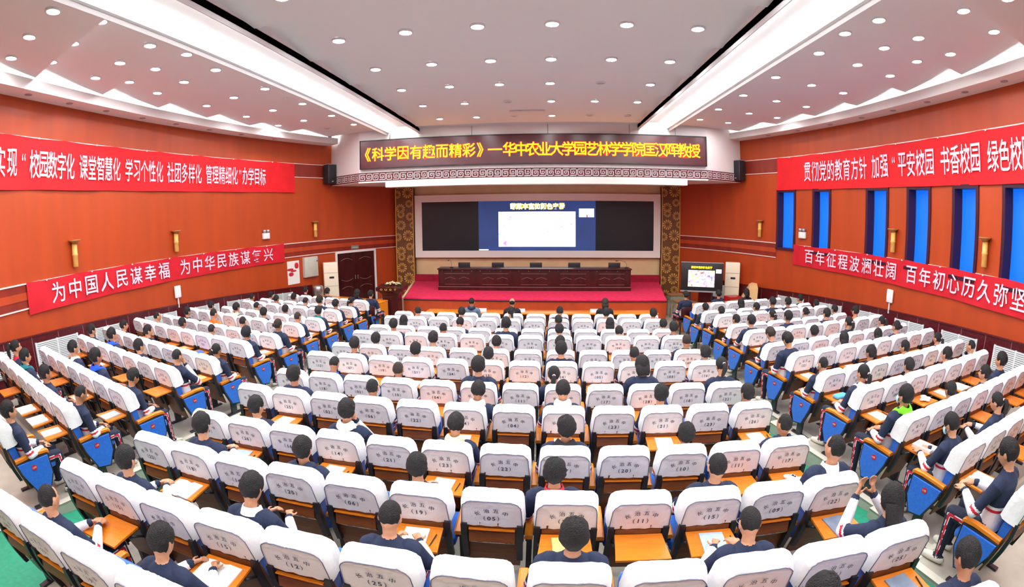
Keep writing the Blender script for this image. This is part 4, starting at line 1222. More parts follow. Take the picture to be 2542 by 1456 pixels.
    for i, (a, b, r, kd) in enumerate(bones):
        a, b = np.array(a), np.array(b)
        d = b - a
        t = ((ctr - a) @ d) / (d @ d)
        tc = np.clip(t, 0, 1)
        q = np.linalg.norm(ctr - (a + tc[:, None] * d), axis=1) / r
        if kd == 'head': q = np.where(ctr[:, 2] > nb.z + 0.035, q * 0.3, q * 1.1)
        if kd == 'hand': q = q * 0.8
        k = q < best
        best[k], bi[k], bt[k] = q[k], i, t[k]
    kinds = np.array([b[3] for b in bones])[bi]
    mi = np.zeros(nf, int)
    mi[kinds == 'trunk'] = 0
    tz = ctr[:, 2]
    trk = kinds == 'trunk'
    lo = trk & (tz < 0.76); mi[lo] = 1
    mi[trk & (tz < 0.735) & (tz > 0.705)] = 2
    mi[trk & (tz < 0.535)] = 3
    ua = kinds == 'uarm'
    mi[ua & (bt > 0.80)] = 1
    mi[ua & (bt > 0.88)] = 2
    mi[ua & (bt > 0.97)] = 1
    mi[kinds == 'farm'] = 1
    mi[(kinds == 'farm') & (bt > 0.94)] = 0
    mi[kinds == 'hand'] = 4
    leg = (kinds == 'thigh') | (kinds == 'shin')
    mi[leg] = 3
    out = np.sign(ctr[:, 0]) * nor[:, 0]
    mi[leg & (out > 0.955)] = 1
    mi[leg & (out > 0.985)] = 2
    mi[kinds == 'shoe'] = 5
    mi[kinds == 'head'] = 4
    hi = np.array(hm.inverted())
    hc = (np.c_[ctr, np.ones(nf)] @ hi.T)[:, :3]
    hd = kinds == 'head'
    for s in (-1, 1):
        mi[hd & (np.hypot((hc[:, 0] - s * 0.031) / 0.015, (hc[:, 2] - 0.004) / 0.0075) < 1) & (hc[:, 1] > 0.05)] = 6
        mi[hd & (abs(hc[:, 0] - s * 0.033) < 0.021) & (abs(hc[:, 2] - 0.027) < 0.0055) & (hc[:, 1] > 0.04)] = 6
    mi[hd & (np.hypot(hc[:, 0] / 0.026, (hc[:, 2] + 0.052) / 0.010) < 1) & (hc[:, 1] > 0.05)] = 7
    me.polygons.foreach_set('material_index', mi.astype(np.int32))
    me.polygons.foreach_set('use_smooth', np.ones(nf, bool))
    me.update()
    BODIES[pose] = (me, hm.copy(), Lm @ Matrix.Translation((0, 0.142, 1.012)))
    return BODIES[pose]
def hair_mesh(style):
    r = random.Random(style)
    mb = MB()
    nu, nv = 40, 26
    grid = []
    ph = [r.random() * 6 for _ in range(8)]
    for j in range(nv + 1):
        t = math.pi * j / nv
        row = []
        for i in range(nu):
            a = 2 * math.pi * i / nu
            d = Vector((math.sin(t) * math.cos(a), math.sin(t) * math.sin(a), math.cos(t)))
            base = head_r(d)
            p = d * base
            front = d.y / max(1e-6, math.hypot(d.x, d.y))
            # lowest hair at this bearing: fringe, sideburn, nape
            if style in ('long', 'bob', 'hood'): zl = 0.055 if front > 0.62 else (-0.09 if front < 0.45 else -0.02)
            elif style == 'crew': zl = 0.068 if front > 0.55 else (0.0 if front > -0.3 else -0.055)
            elif style in ('pony', 'bun', 'high_pony'): zl = 0.062 if front > 0.62 else (-0.005 if front > 0.0 else -0.065)
            else: zl = 0.048 if front > 0.60 else (-0.012 if front > -0.25 else -0.070)
            th = {'crew': 0.010, 'short': 0.022, 'messy': 0.027, 'bowl': 0.025, 'pony': 0.013, 'high_pony': 0.013, 'bun': 0.013, 'long': 0.022, 'bob': 0.024, 'bald': 0.008, 'hood': 0.028}.get(style, 0.02)
            k = (p.z - zl) / 0.075 + 0.12 * math.sin(a * 9 + ph[0]) * 0.5
            if style == 'bald': k = min(k, (0.045 - p.z) / 0.02 if d.y > -0.75 else 1)
            w = max(0.0, min(1.0, k))
            nz = sum(math.sin(ph[q] + (q + 3) * a * (1 if q % 2 else -1) + (q + 2) * t * 2.2) for q in range(5)) / 5
            amp = {'messy': 0.006, 'short': 0.0035, 'bowl': 0.002}.get(style, 0.002)
            rad = base - 0.006 + (th * 0.85 + 0.006) * (w ** 0.8) + amp * nz * w + (0.006 * max(0, d.z) if style not in ('crew', 'bald') else 0)
            row.append((d * rad, w))
        grid.append(row)
    vs = [p for row in grid for p, _ in row]
    ws = [w for row in grid for _, w in row]
    fs = []
    for j in range(nv):
        for i in range(nu):
            q = (j * nu + i, j * nu + (i + 1) % nu, (j + 1) * nu + (i + 1) % nu, (j + 1) * nu + i)
            if max(ws[k] for k in q) > 0: fs.append(q[::-1])
    mb.add(vs, fs, 0, True)
    if style == 'pony': mb.tube([(0, -0.098, 0.015), (0, -0.135, 0.005), (-0.01, -0.145, -0.06), (-0.035, -0.125, -0.13), (-0.055, -0.12, -0.17)], [0.020, 0.030, 0.034, 0.024, 0.006], 0, 12, True, True)
    if style == 'high_pony': mb.tube([(0, -0.085, 0.06), (0, -0.125, 0.07), (0.01, -0.15, 0.0), (0.02, -0.145, -0.09), (0.02, -0.135, -0.15)], [0.020, 0.032, 0.036, 0.028, 0.008], 0, 12, True, True)
    if style == 'bun': mb.ell((0, -0.118, 0.02), (0.040, 0.036, 0.038), 0, 12, 8)
    if style in ('pony', 'high_pony'): mb.ell((0, -0.104, 0.02 if style == 'pony' else 0.066), (0.024, 0.012, 0.024), 1, 10, 6)
    if style in ('long', 'bob'):
        L = -0.24 if style == 'long' else -0.14
        rings = []
        for z, sx, sy, yo in ((0.0, 0.094, 0.080, -0.030), (-0.07, 0.094, 0.070, -0.040), (L * 0.7, 0.090, 0.055, -0.055), (L, 0.070, 0.035, -0.060)):
            rings.append([(sx * math.cos(a), yo + sy * math.sin(a) * (1 if math.sin(a) < 0 else 0.45), z) for a in [2 * math.pi * k / 20 for k in range(20)]])
        mb.loft(rings, 0)
    return mb
HAIRM = {}
def hair(style):
    if style not in HAIRM: HAIRM[style] = hair_mesh(style).mesh('hair', ['hair', 'cpink'])
    return HAIRM[style]
def collar_mesh(kind):
    mb = MB()
    n = 24
    if kind == 'hood':
        spec = ((0.062, 0.070, 0.030), (0.082, 0.088, 0.030), (0.100, 0.110, 0.005), (0.112, 0.125, -0.030), (0.095, 0.11, -0.05))
        mb.loft([[(rx * math.cos(2 * math.pi * k / n), ry * math.sin(2 * math.pi * k / n) - (0.018 if math.sin(2 * math.pi * k / n) < 0 else 0), z + 0.012 * math.cos(4 * math.pi * k / n) + (0.02 if math.sin(2 * math.pi * k / n) < 0 else -0.03)) for k in range(n)] for rx, ry, z in spec], 0, (False, False))
    else:
        spec = ((0.060, 0.062, -0.012), (0.065, 0.068, 0.028), (0.069, 0.073, 0.029), (0.084, 0.090, -0.014), (0.092, 0.096, -0.034))
        mb.loft([[(rx * math.cos(2 * math.pi * k / n), ry * math.sin(2 * math.pi * k / n), z - (0.025 if math.sin(2 * math.pi * k / n) > 0.5 else 0)) for k in range(n)] for rx, ry, z in spec], 0, (False, False))
    return mb.mesh('collar', ['navy'])
COLL = {k: collar_mesh(k) for k in ('collar', 'hood')}
mk = MB()
mk.loft([[((0.062 + e) * math.sin(a), (0.098 + e) * math.cos(a) + 0.004, z) for a in [(-1.15 + 2.3 * k / 14) for k in range(15)]] for z, e in ((-0.010, 0.0), (-0.035, 0.012), (-0.065, 0.012), (-0.09, 0.0))], 0, (False, False), True, False)
for s in (-1, 1): mk.tube([(s * 0.058, 0.045, -0.015), (s * 0.082, -0.01, 0.005)], 0.002, 0, 4); mk.tube([(s * 0.058, 0.045, -0.08), (s * 0.080, -0.01, -0.03)], 0.002, 0, 4)
MASK = mk.mesh('face_mask', ['mask'])
gl = MB()
for s in (-1, 1):
    gl.tube([(s * 0.034 + 0.024 * math.cos(a), 0.101, 0.003 + 0.019 * math.sin(a)) for a in [2 * math.pi * k / 16 for k in range(17)]], 0.0022, 0, 5)
    gl.tube([(s * 0.058, 0.100, 0.006), (s * 0.078, 0.03, 0.006), (s * 0.082, -0.02, 0.0)], 0.002, 0, 5)
gl.tube([(-0.010, 0.101, 0.005), (0.010, 0.101, 0.005)], 0.002, 0, 5)
GLASS = gl.mesh('glasses', ['frame'])
hdb = MB().ell((0, 0.0, 0.0), (0.035, 0.012, 0.012), 0, 10, 6)

def swap(o, slots):
    for i, k in slots.items():
        o.material_slots[i].link = 'OBJECT'
        o.material_slots[i].material = M[k]
def person(name_label, o, rz, pose='rest', style='short', jacket=None, collar=None, glasses=False, mask=None, dx=0.0, sc=1.0, roll=0.0, skin=None, hairm=None, group=None, dz=0.0):
    me, hm, cm = body(pose)
    root = link('person', me)
    root.location = Vector(o) + Matrix.Rotation(rz, 3, 'Z') @ Vector((dx, 0, dz))
    root.rotation_euler = (0, roll, rz)
    root.rotation_mode = 'XYZ'
    root.scale = (sc, sc, sc)
    tag(root, name_label, 'person', group)
    sl = {}
    if jacket:
        for i in (0, 1, 2): sl[i] = jacket
    if jacket == 'plain': sl = {1: 'navy', 2: 'navy', 0: 'navy'}
    if jacket == 'whitefront': sl = {2: 'jwhite'}
    if skin: sl[4] = skin
    if sl: swap(root, sl)
    if style:
        h = link('hair', hair(style), root)
        h.matrix_basis = hm
        if hairm: swap(h, {0: hairm})
    if collar:
        kind, m_ = collar
        c = link('hood' if kind == 'hood' else 'collar', COLL[kind], root)
        c.matrix_basis = cm
        swap(c, {0: m_})
    if mask:
        k = link('face_mask', MASK, root); k.matrix_basis = hm
        if mask != 'mask': swap(k, {0: mask})
    if glasses:
        k = link('glasses', GLASS, root); k.matrix_basis = hm
    return root
PEOPLE = [('C', 2, 1, -0.0, 0.06), ('C', 2, 3, -0.04, 0.06), ('C', 2, 5, -0.0, 0.03), ('C', 2, 7, 0.02, -0.0), ('C', 2, 9, -0.01, 0.04), ('C', 2, 11, -0.01, 0.05), ('C', 3, 1, -0.04, 0.07), ('C', 3, 3, 0.08, 0.1), ('C', 3, 5, -0.04, 0.15), ('C', 3, 7, -0.02, -0.0), ('C', 3, 9, -0.03, 0.06), ('C', 3, 11, 0.01, 0.08), ('C', 4, 1, 0.03, 0.04), ('C', 4, 3, -0.04, 0.09), ('C', 4, 5, 0.06, -0.03), ('C', 4, 7, -0.01, 0.08), ('C', 4, 9, 0.04, 0.13), ('C', 4, 11, -0.0, 0.03), ('C', 5, 1, 0.02, 0.09), ('C', 5, 3, -0.01, 0.04), ('C', 5, 5, 0.0, 0.08), ('C', 5, 7, -0.01, 0.06), ('C', 5, 9, 0.0, 0.0), ('C', 5, 11, -0.01, 0.03), ('C', 6, 1, -0.01, 0.04), ('C', 6, 3, -0.05, 0.07), ('C', 6, 5, -0.01, 0.1), ('C', 6, 7, -0.01, 0.0), ('C', 6, 9, -0.0, 0.07), ('C', 6, 11, 0.03, 0.07), ('C', 7, 1, 0.02, 0.11), ('C', 7, 3, -0.03, 0.08), ('C', 7, 5, -0.02, -0.04), ('C', 7, 7, -0.13, 0.07), ('C', 7, 9, -0.03, -0.04), ('C', 7, 11, -0.0, 0.01), ('C', 8, 1, -0.01, 0.02), ('C', 8, 3, -0.03, 0.09), ('C', 8, 5, 0.10, 0.11), ('C', 8, 7, -0.01, 0.08), ('C', 8, 9, 0.0, 0.07), ('C', 8, 11, -0.03, 0.1), ('C', 9, 1, 0.03, 0.07), ('C', 9, 3, 0.01, 0.02), ('C', 9, 5, 0.03, 0.11), ('C', 9, 7, 0.0, 0.04), ('C', 9, 9, 0.05, 0.11), ('C', 9, 11, 0.01, 0.08), ('C', 10, 1, 0.0, 0.03), ('C', 10, 3, 0.03, 0.07), ('C', 10, 5, -0.06, 0.11), ('C', 10, 7, -0.09, 0.07), ('C', 10, 9, 0.06, 0.06), ('C', 10, 11, 0.04, -0.0), ('C', 11, 1, -0.05, 0.08), ('C', 11, 3, 0.05, 0.1), ('C', 11, 5, -0.01, 0.12), ('C', 11, 7, 0.01, 0.05), ('C', 11, 9, 0.03, 0.13), ('C', 11, 11, 0.02, 0.08), ('C', 12, 1, -0.10, 0.11), ('C', 12, 3, -0.10, 0.13), ('C', 12, 9, 0.04, -0.1), ('C', 12, 11, 0.1, 0.11),
          ('L', 2, 0, 0.02, 0.02), ('L', 2, 4, 0.0, 0.06), ('L', 2, 6, 0.06, 0.07), ('L', 3, 0, 0.01, 0.03), ('L', 3, 1, 0.01, -0.03), ('L', 3, 2, 0.01, 0.05), ('L', 3, 4, -0.01, 0.05), ('L', 3, 6, 0.02, 0.08), ('L', 4, 0, -0.0, 0.02), ('L', 4, 2, -0.02, 0.07), ('L', 4, 4, 0.0, 0.07), ('L', 5, 0, 0.02, 0.05), ('L', 5, 2, -0.02, 0.05), ('L', 5, 4, 0.03, 0.02), ('L', 5, 6, 0.07, 0.05), ('L', 6, 0, 0.10, -0.0), ('L', 6, 2, 0.08, 0.05), ('L', 6, 4, 0.10, -0.02), ('L', 6, 6, 0.10, 0.03), ('L', 7, 0, 0.04, 0.04), ('L', 7, 2, 0.04, 0.11), ('L', 7, 4, 0.07, 0.09), ('L', 7, 6, 0.06, 0.07), ('L', 8, 0, 0.1, 0.09), ('L', 8, 4, -0.04, 0.05), ('L', 8, 6, -0.06, 0.07), ('L', 9, 0, 0.02, 0.07), ('L', 9, 2, -0.0, 0.06), ('L', 9, 4, 0.0, 0.01), ('L', 9, 6, 0.07, 0.06), ('L', 10, 0, -0.03, 0.1), ('L', 10, 2, -0.0, -0.03), ('L', 10, 4, 0.07, -0.0), ('L', 11, 0, 0.1, 0.12), ('L', 11, 2, 0.05, 0.07), ('L', 11, 4, 0.0, 0.04), ('L', 11, 5, -0.0, -0.02), ('L', 12, 0, 0.1, 0.1),
          ('R', 2, 0, -0.08, 0.09), ('R', 2, 2, -0.04, 0.04), ('R', 2, 6, -0.03, 0.04), ('R', 3, 0, 0.01, 0.11), ('R', 3, 2, -0.01, 0.08), ('R', 3, 3, 0.0, -0.02), ('R', 3, 4, -0.02, 0.01), ('R', 3, 6, -0.03, 0.12), ('R', 4, 0, 0.03, 0.09), ('R', 4, 2, -0.01, 0.05), ('R', 4, 4, -0.02, 0.07), ('R', 4, 6, -0.03, 0.08), ('R', 5, 0, -0.01, 0.01), ('R', 5, 2, -0.1, -0.01), ('R', 5, 4, 0.0, 0.02), ('R', 5, 6, -0.04, 0.04), ('R', 6, 0, 0.06, 0.06), ('R', 6, 2, 0.02, 0.09), ('R', 6, 4, -0.04, -0.0), ('R', 6, 6, 0.02, 0.08), ('R', 7, 0, -0.12, 0.01), ('R', 7, 2, 0.08, 0.09), ('R', 7, 4, 0.02, 0.12), ('R', 7, 5, 0.1, 0.04), ('R', 8, 0, -0.07, 0.1), ('R', 8, 2, -0.01, 0.07), ('R', 8, 4, -0.08, 0.1), ('R', 8, 6, -0.02, 0.08), ('R', 9, 0, -0.01, 0.05), ('R', 9, 2, 0.01, 0.11), ('R', 9, 4, 0.05, 0.1), ('R', 9, 6, -0.0, 0.12), ('R', 10, 0, -0.05, 0.0), ('R', 10, 2, -0.02, 0.14), ('R', 10, 4, -0.03, 0.1), ('R', 10, 5, 0.01, 0.0), ('R', 11, 0, 0.01, 0.1), ('R', 11, 2, 0.03, 0.08), ('R', 12, 0, -0.05, -0.01)]
PEOPLE = [p for p in PEOPLE if not (p[0] == 'C' and p[1] == 5 and p[2] == 9)]
LOOK = {('C', 2, 5): dict(style='high_pony'), ('C', 2, 9): dict(style='short'), ('C', 3, 1): dict(style='bob'), ('C', 3, 5): dict(style='bob'), ('C', 3, 9): dict(style='bob'), ('C', 4, 9): dict(pose='bow', jacket='plain'), ('C', 3, 7): dict(style='crew'),
        ('C', 5, 3): dict(style='messy'), ('C', 5, 11): dict(style='crew', hairm='hair_brown'), ('C', 6, 9): dict(style='crew', skin='skin_dark', collar=('collar', 'cred')), ('C', 6, 5): dict(style='short', collar=('hood', 'cwhite')), ('C', 6, 11): dict(style='short', collar=('hood', 'cblue')), ('C', 6, 1): dict(style='short'),
        ('C', 7, 7): dict(style='pony', pose='girl'), ('C', 7, 9): dict(style='bob', pose='girl_bow'), ('C', 7, 11): dict(style='pony', pose='girl_bow'), ('C', 7, 1): dict(style='crew', collar=('collar', 'cblue'), pose='write'), ('C', 7, 3): dict(style='crew', hairm='hair_brown'),
        ('C', 8, 1): dict(style='messy', glasses=True), ('C', 8, 3): dict(style='crew'), ('C', 8, 5): dict(style='messy', collar=('hood', 'cwhite'), pose='write'), ('C', 8, 7): dict(style='short', collar=('hood', 'cwhite'), pose='write'), ('C', 8, 9): dict(style='short'), ('C', 8, 11): dict(style='short', pose='rest_l'),
        ('C', 9, 1): dict(style='messy', glasses=True, pose='rest_r'), ('C', 9, 3): dict(style='messy', glasses=True, collar=('hood', 'cwhite'), pose='chin'), ('C', 9, 5): dict(style='messy', collar=('hood', 'ccream'), pose='write'), ('C', 9, 7): dict(style='messy', collar=('hood', 'jblack')), ('C', 9, 9): dict(style='messy', collar=('collar', 'cred'), pose='rest'), ('C', 9, 11): dict(style='crew', collar=('hood', 'navy'), pose='rest_l', skin='skin_dark'),
        ('C', 10, 1): dict(style='messy', glasses=True, pose='clasp'), ('C', 10, 3): dict(style='short', pose='fold', collar=('hood', 'navy')), ('C', 10, 5): dict(style='messy', pose='clasp', jacket='plain'), ('C', 10, 7): dict(style='messy', collar=('collar', 'cred'), pose='rest'), ('C', 10, 9): dict(style='crew', glasses=True, pose='fold'), ('C', 10, 11): dict(style='crew', pose='rest_l', collar=('collar', 'cwhite')),
        ('C', 11, 1): dict(style='messy', glasses=True, pose='clasp'), ('C', 11, 3): dict(style='messy', pose='write', collar=('collar', 'cwhite')), ('C', 11, 9): dict(style='crew', glasses=True), ('C', 11, 11): dict(style='long', pose='raise'),
        ('L', 2, 0): dict(style='pony', pose='girl'), ('L', 6, 0): dict(style='bun', pose='girl', hairm='hair_brown'), ('L', 5, 0): dict(style='crew', hairm='hair_brown'), ('L', 6, 4): dict(jacket='jorange', skin='skin'), ('L', 4, 0): dict(collar=('hood', 'cteal')), ('L', 7, 0): dict(style='hood', pose='rest_r', mask='mask', hairm='jblack'), ('L', 7, 2): dict(style='crew'), ('L', 8, 0): dict(style='pony', pose='girl'), ('L', 5, 6): dict(mask='mask_white'), ('L', 10, 2): dict(collar=('hood', 'cblue'), style='messy'), ('L', 11, 4): dict(collar=('hood', 'cteal')), ('L', 9, 2): dict(style='messy', glasses=True), ('L', 10, 0): dict(style='messy', pose='bow'), ('L', 9, 0): dict(style='crew', pose='chin'), ('L', 11, 0): dict(style='crew', pose='bow'), ('L', 10, 4): dict(glasses=True, collar=('collar', 'cwhite')), ('L', 9, 4): dict(collar=('hood', 'cblue')), ('L', 11, 2): dict(style='messy'), ('L', 4, 2): dict(collar=('hood', 'cteal')), ('L', 5, 4): dict(collar=('hood', 'ccream')), ('L', 11, 5): dict(style='high_pony', collar=('collar', 'cred')), ('L', 3, 4): dict(style='bun'),
        ('R', 2, 2): dict(style='long', pose='girl'), ('R', 3, 4): dict(style='short'), ('R', 4, 2): dict(style='pony', pose='girl'), ('R', 4, 4): dict(style='bun', pose='girl'), ('R', 5, 6): dict(jacket='jorange', glasses=True), ('R', 6, 6): dict(style='high_pony', pose='girl'), ('R', 6, 4): dict(style='pony', pose='girl'), ('R', 7, 5): dict(style='bun', pose='girl'), ('R', 7, 2): dict(style='long', pose='girl'), ('R', 7, 4): dict(style='long', pose='girl'), ('R', 8, 0): dict(style='crew', mask='mask_white'), ('R', 9, 0): dict(style='pony', pose='girl', collar=('hood', 'cpink')), ('R', 8, 6): dict(style='pony', pose='girl'), ('R', 10, 0): dict(style='messy', mask='mask', collar=('hood', 'cgreen')), ('R', 11, 0): dict(style='messy', mask='mask', pose='write'), ('R', 9, 6): dict(style='crew', pose='chin'), ('R', 10, 4): dict(style='messy'), ('R', 11, 2): dict(style='pony', pose='girl_bow'), ('R', 7, 0): dict(style='messy', pose='bow', jacket=None), ('R', 12, 0): dict(style='short', pose='write'), ('R', 6, 0): dict(hairm='hair_brown', pose='bow'), ('R', 9, 2): dict(style='short')}
HL = {'short': 'short black hair', 'messy': 'thick tousled hair', 'bowl': 'rounded black hair', 'crew': 'cropped hair', 'pony': 'a ponytail', 'high_pony': 'a high ponytail', 'bun': 'hair in a bun', 'long': 'long black hair', 'bob': 'a black bob', 'hood': 'a dark hood up', 'bald': 'thinning hair'}
for b, k in ROW:
    for i in range(ROW[(b, k)][5]):
        if (b, k, i) in SKIP: continue
        build_seat(b, k, i, any(p[:3] == (b, k, i) for p in PEOPLE))
pr = random.Random(11)
for b, k, i, dx, dy in PEOPLE:
    o, t = seat_at(b, k, i)
    kw = dict(LOOK.get((b, k, i), {}))
    if 'pose' not in kw: kw['pose'] = 'write' if dy > 0.115 and b == 'C' else pr.choice(['rest', 'rest', 'rest_r', 'rest_l', 'fold', 'bow' if dy > 0.09 else 'rest', 'clasp'])
    if 'style' not in kw: kw['style'] = pr.choice(['short', 'short', 'messy', 'bowl', 'crew', 'short'])
    hz = BODIES[kw['pose']][1].translation.z if kw['pose'] in BODIES else body(kw['pose'])[1].translation.z
    want = 1.165 + 0.055 - dy
    sc = max(0.93, min(1.07, want / hz))
    dz = max(-0.04, min(0.05, want - hz * sc))
    wear = 'navy jacket'
    if kw.get('jacket') == 'jorange': wear = 'orange jacket'
    elif kw.get('collar'): wear = 'navy jacket and %s' % (M[kw['collar'][1]].name.replace('_', ' ') if 'navy' not in kw['collar'][1] else 'dark hood')
    bl = {'C': 'middle', 'L': 'left', 'R': 'window'}[b]
    sw_ = '%s seat from %s' % (NTH[i], 'left' if b == 'C' else 'aisle')
    lab = 'student with %s, %s, %s block %s row, %s' % (HL[kw['style']], wear, bl, ORD[k - 1], sw_)
    if len(lab.split()) > 16: lab = '%s in %s, %s block %s row, %s' % (HL[kw['style']].replace('a ', '', 1) if HL[kw['style']].startswith('a ') else HL[kw['style']], wear, bl, ORD[k - 1], sw_); lab = 'student, ' + lab
    if len(lab.split()) > 16: lab = 'student in %s, %s block %s row, %s' % (wear, bl, ORD[k - 1], sw_)
    if len(lab.split()) > 16: lab = 'student, %s block %s row, %s' % (bl, ORD[k - 1], sw_)
    person(lab, o, t, dx=max(-0.10, min(0.10, dx)) * 0.8, sc=sc, dz=dz * 0, roll=max(-0.05, min(0.05, dx * 0.3)), skin='skin_dark' if pr.random() < 0.2 and 'skin' not in kw else kw.pop('skin', None), group='students in the %s block' % bl, **kw)
# ------------------------------------------------------------------ wall fixtures
def on_wall(nm, label, cat, side, y, z, off=0.0, group=None):
    s = s_of_y(side, y)
    return thing(nm, label, cat, wp(side, s, z, off), wframe(side, s), group)
for side, ys in (('L', (6.78, 10.4, 16.52)), ('R', (7.13, 10.34, 16.25))):
    for j, y in enumerate(ys):
        t = on_wall('wall_sconce', 'gold tube sconce with flared top on the %s wall, %s from the stage' % ('left' if side == 'L' else 'window', ORD[2 - j].replace('front', 'nearest')), 'wall lamp', side, y, 2.78, 0.02, 'gold sconces on the side walls')
        part('tube', MB().lathe((0, 0.07, 0), [(0.055, 0), (0.065, 0.01), (0.065, 0.24), (0.072, 0.25), (0.072, 0.28), (0.065, 0.29), (0.065, 0.50)], 0, 18), ['sconce'], t)
        part('flared_top', MB().lathe((0, 0.09, 0.50), [(0.066, 0), (0.08, 0.03), (0.14, 0.06), (0.15, 0.085), (0.10, 0.08)], 0, 20), ['sconce_top'], t)
    w = 'left' if side == 'L' else 'window'
    t = on_wall('emergency_light', 'twin-headed white emergency light on the %s wall' % w, 'emergency light', side, 14.3, 2.96)
    part('box', MB().rbox((0, 0.05, 0), (0.30, 0.08, 0.20), 0.01), ['white'], t)
    for x in (-0.08, 0.08): part('lamp_head', MB().lathe((x, 0.07, 0.11), [(0.03, 0), (0.06, 0.03), (0.06, 0.09), (0.02, 0.10)], 0, 14), ['grey'], t)
    t = on_wall('wireless_router', 'rounded white wireless box on a thin conduit on the %s wall' % w, 'router', side, 10.35, 1.67, 0.02)
    part('box', MB().rbox((0, 0.03, 0), (0.24, 0.06, 0.34), 0.05, 0, 0, 0, 3), ['white'], t)
    part('conduit', MB().box((0, 0.02, -0.28), (0.03, 0.03, 0.32)), ['white'], t)
    t = on_wall('loudspeaker', 'black wall loudspeaker below the ceiling at the %s front corner' % w, 'speaker', side, 17.1, 5.12, 0.08)
    part('cabinet', MB().rbox((0, 0.17, 0), (0.40, 0.34, 0.74), 0.03), ['black'], t)
    part('top_plate', MB().box((0, 0.17, 0.378), (0.38, 0.32, 0.02)), ['grey'], t)
    part('maker_badge', MB().box((0, 0.345, -0.27), (0.07, 0.01, 0.03)), ['sconce'], t)
    sp_ = [(4.0, 4.85), (5.35, 6.6), (7.2, 8.05), (9.0, 10.2), (11.0, 12.0), (12.4, 13.4), (14.45, 15.35)] if side == 'L' else [(5.3, 6.54), (7.11, 8.27), (8.96, 10.03), (10.59, 11.56), (12.34, 13.37), (14.08, 15.26), (17.3, 18.3)]
    for j, (a, b2) in enumerate(sp_):
        mb = MB()
        sa, sb = s_of_y(side, a), s_of_y(side, b2)
        zt = lambda s, d: gran_z(side, s) - d
        band(mb, side, sa, sb, lambda s: zt(s, 0.68), lambda s: zt(s, 0.17), 0.034, 0.01, 1)
        for q in range(13): band(mb, side, sa, sb, lambda s, q=q: zt(s, 0.20 + q * 0.037), lambda s, q=q: zt(s, 0.178 + q * 0.037), 0.04, 0.02, 0)
        for s in (sa, sb, (sa + sb) / 2): band(mb, side, s - 0.02, s + 0.02, lambda s: zt(s, 0.68), lambda s: zt(s, 0.16), 0.04, 0.026, 0)
        tag(link('radiator_grille', mb.mesh('radiator_grille', ['radiator', 'radiator_gap'])), 'white louvred radiator grille in the %s granite wainscot, %s from the stage' % (w, NTH[(len(sp_) - 1 - j)]), 'radiator', 'radiator grilles along the side walls')
# double door in the left wall
s0, s1 = s_of_y('L', 17.44), s_of_y('L', 19.12)
mb = MB()
for a, b2, z0, z1 in ((s0 - .03, s0 + .05, 0, 2.12), (s1 - .05, s1 + .03, 0, 2.12), (s0, s1, 2.05, 2.12)): band(mb, 'L', a, b2, z0, z1, 0.01, 0.05)
d = struct('door_1', mb, ['white'])
for k in range(2):
    a = s0 + 0.05 + k * (s1 - s0 - 0.1) / 2; b2 = a + (s1 - s0 - 0.1) / 2 - 0.01
    q = MB(); band(q, 'L', a, b2, 0, 2.05, 0.008, 0.02)
    for zc in (1.75, 1.0, 0.62):
        q.tube([wp('L', a + (b2 - a) * (0.18 + 0.64 * i / 8), zc + 0.08 * math.sin(math.pi * i / 8) * (1 if zc != 1.0 else -1), 0.035) for i in range(9)], 0.012, 1, 6)
    p_ = part('door_leaf', q, ['darkwood', 'darkwood_line'], d)
    p = wp('L', b2 - 0.06 if k == 0 else a + 0.06, 1.05, 0.06)
    part('handle', MB().box(p, (0.03, 0.03, 0.16)), ['steel'], p_)
t = on_wall('exit_sign', 'small dark exit sign over the double door', 'sign', 'L', 18.28, 2.25)
part('case', MB().box((0, 0.03, 0), (0.36, 0.04, 0.15)), ['grey'], t)
q = MB().box((0, 0.052, 0), (0.33, 0.005, 0.12))
for i, c in enumerate('安全出口'): put_text(q, c, lambda u, v, i=i: (0.11 - i * 0.073 - u, 0.056, v), 0.06, 0.06, 0.02, 1)
part('face', q, ['desk_green', 'paper'], t)
t = on_wall('poster', 'white poster with red ribbon artwork on the left wall', 'poster', 'L', 15.5, 1.56)
q = MB().box((0, 0.01, 0), (0.58, 0.01, 0.84))
for x, z, a, b2 in ((0.15, 0.12, .16, .05), (0, 0.06, .15, .04), (-0.16, 0.24, .10, .12), (0.12, -0.05, .12, .08)): q.ell((x, 0.017, z), (a, 0.003, b2), 1, 14, 6)
part('sheet', q, ['paper', 'jred'], t)
t = on_wall('electrical_cabinet', 'grey steel wall cabinet beside the poster', 'cabinet', 'L', 16.25, 1.69)
part('body', MB().box((0, 0.06, 0), (0.66, 0.12, 0.74)), ['greypanel'], t)
dd = part('cabinet_door', MB().rbox((0, 0.125, 0), (0.62, 0.02, 0.70), 0.008), ['greypanel'], t)
part('lock', MB().box((-0.27, 0.14, 0.2), (0.03, 0.02, 0.05)), ['black'], dd)
def ac(x, y, rz, lab):
    t = thing('air_conditioner', lab, 'air conditioner', (x, y, 0), rz, 'standing air conditioners')
    part('body', MB().rbox((0, 0, 0.9), (0.55, 0.36, 1.80), 0.03), ['ac'], t)
    part('display', MB().box((0.02, -0.183, 1.24), (0.18, 0.01, 0.07)), ['black'], t)
    q = MB()
    for z in (1.42, 0.92): q.box((0, -0.182, z), (0.53, 0.006, 0.012))
    part('front_seams', q, ['grey'], t)
ac(-7.95, 16.75, 0.55, 'tall ivory standing air conditioner beside the double door')
ac(7.0, 17.0, -0.35, 'tall ivory standing air conditioner beside the covered piano')
t = thing('water_boiler', 'round stainless steel water boiler near the left air conditioner', 'boiler', (-8.2, 16.1, 0.50))
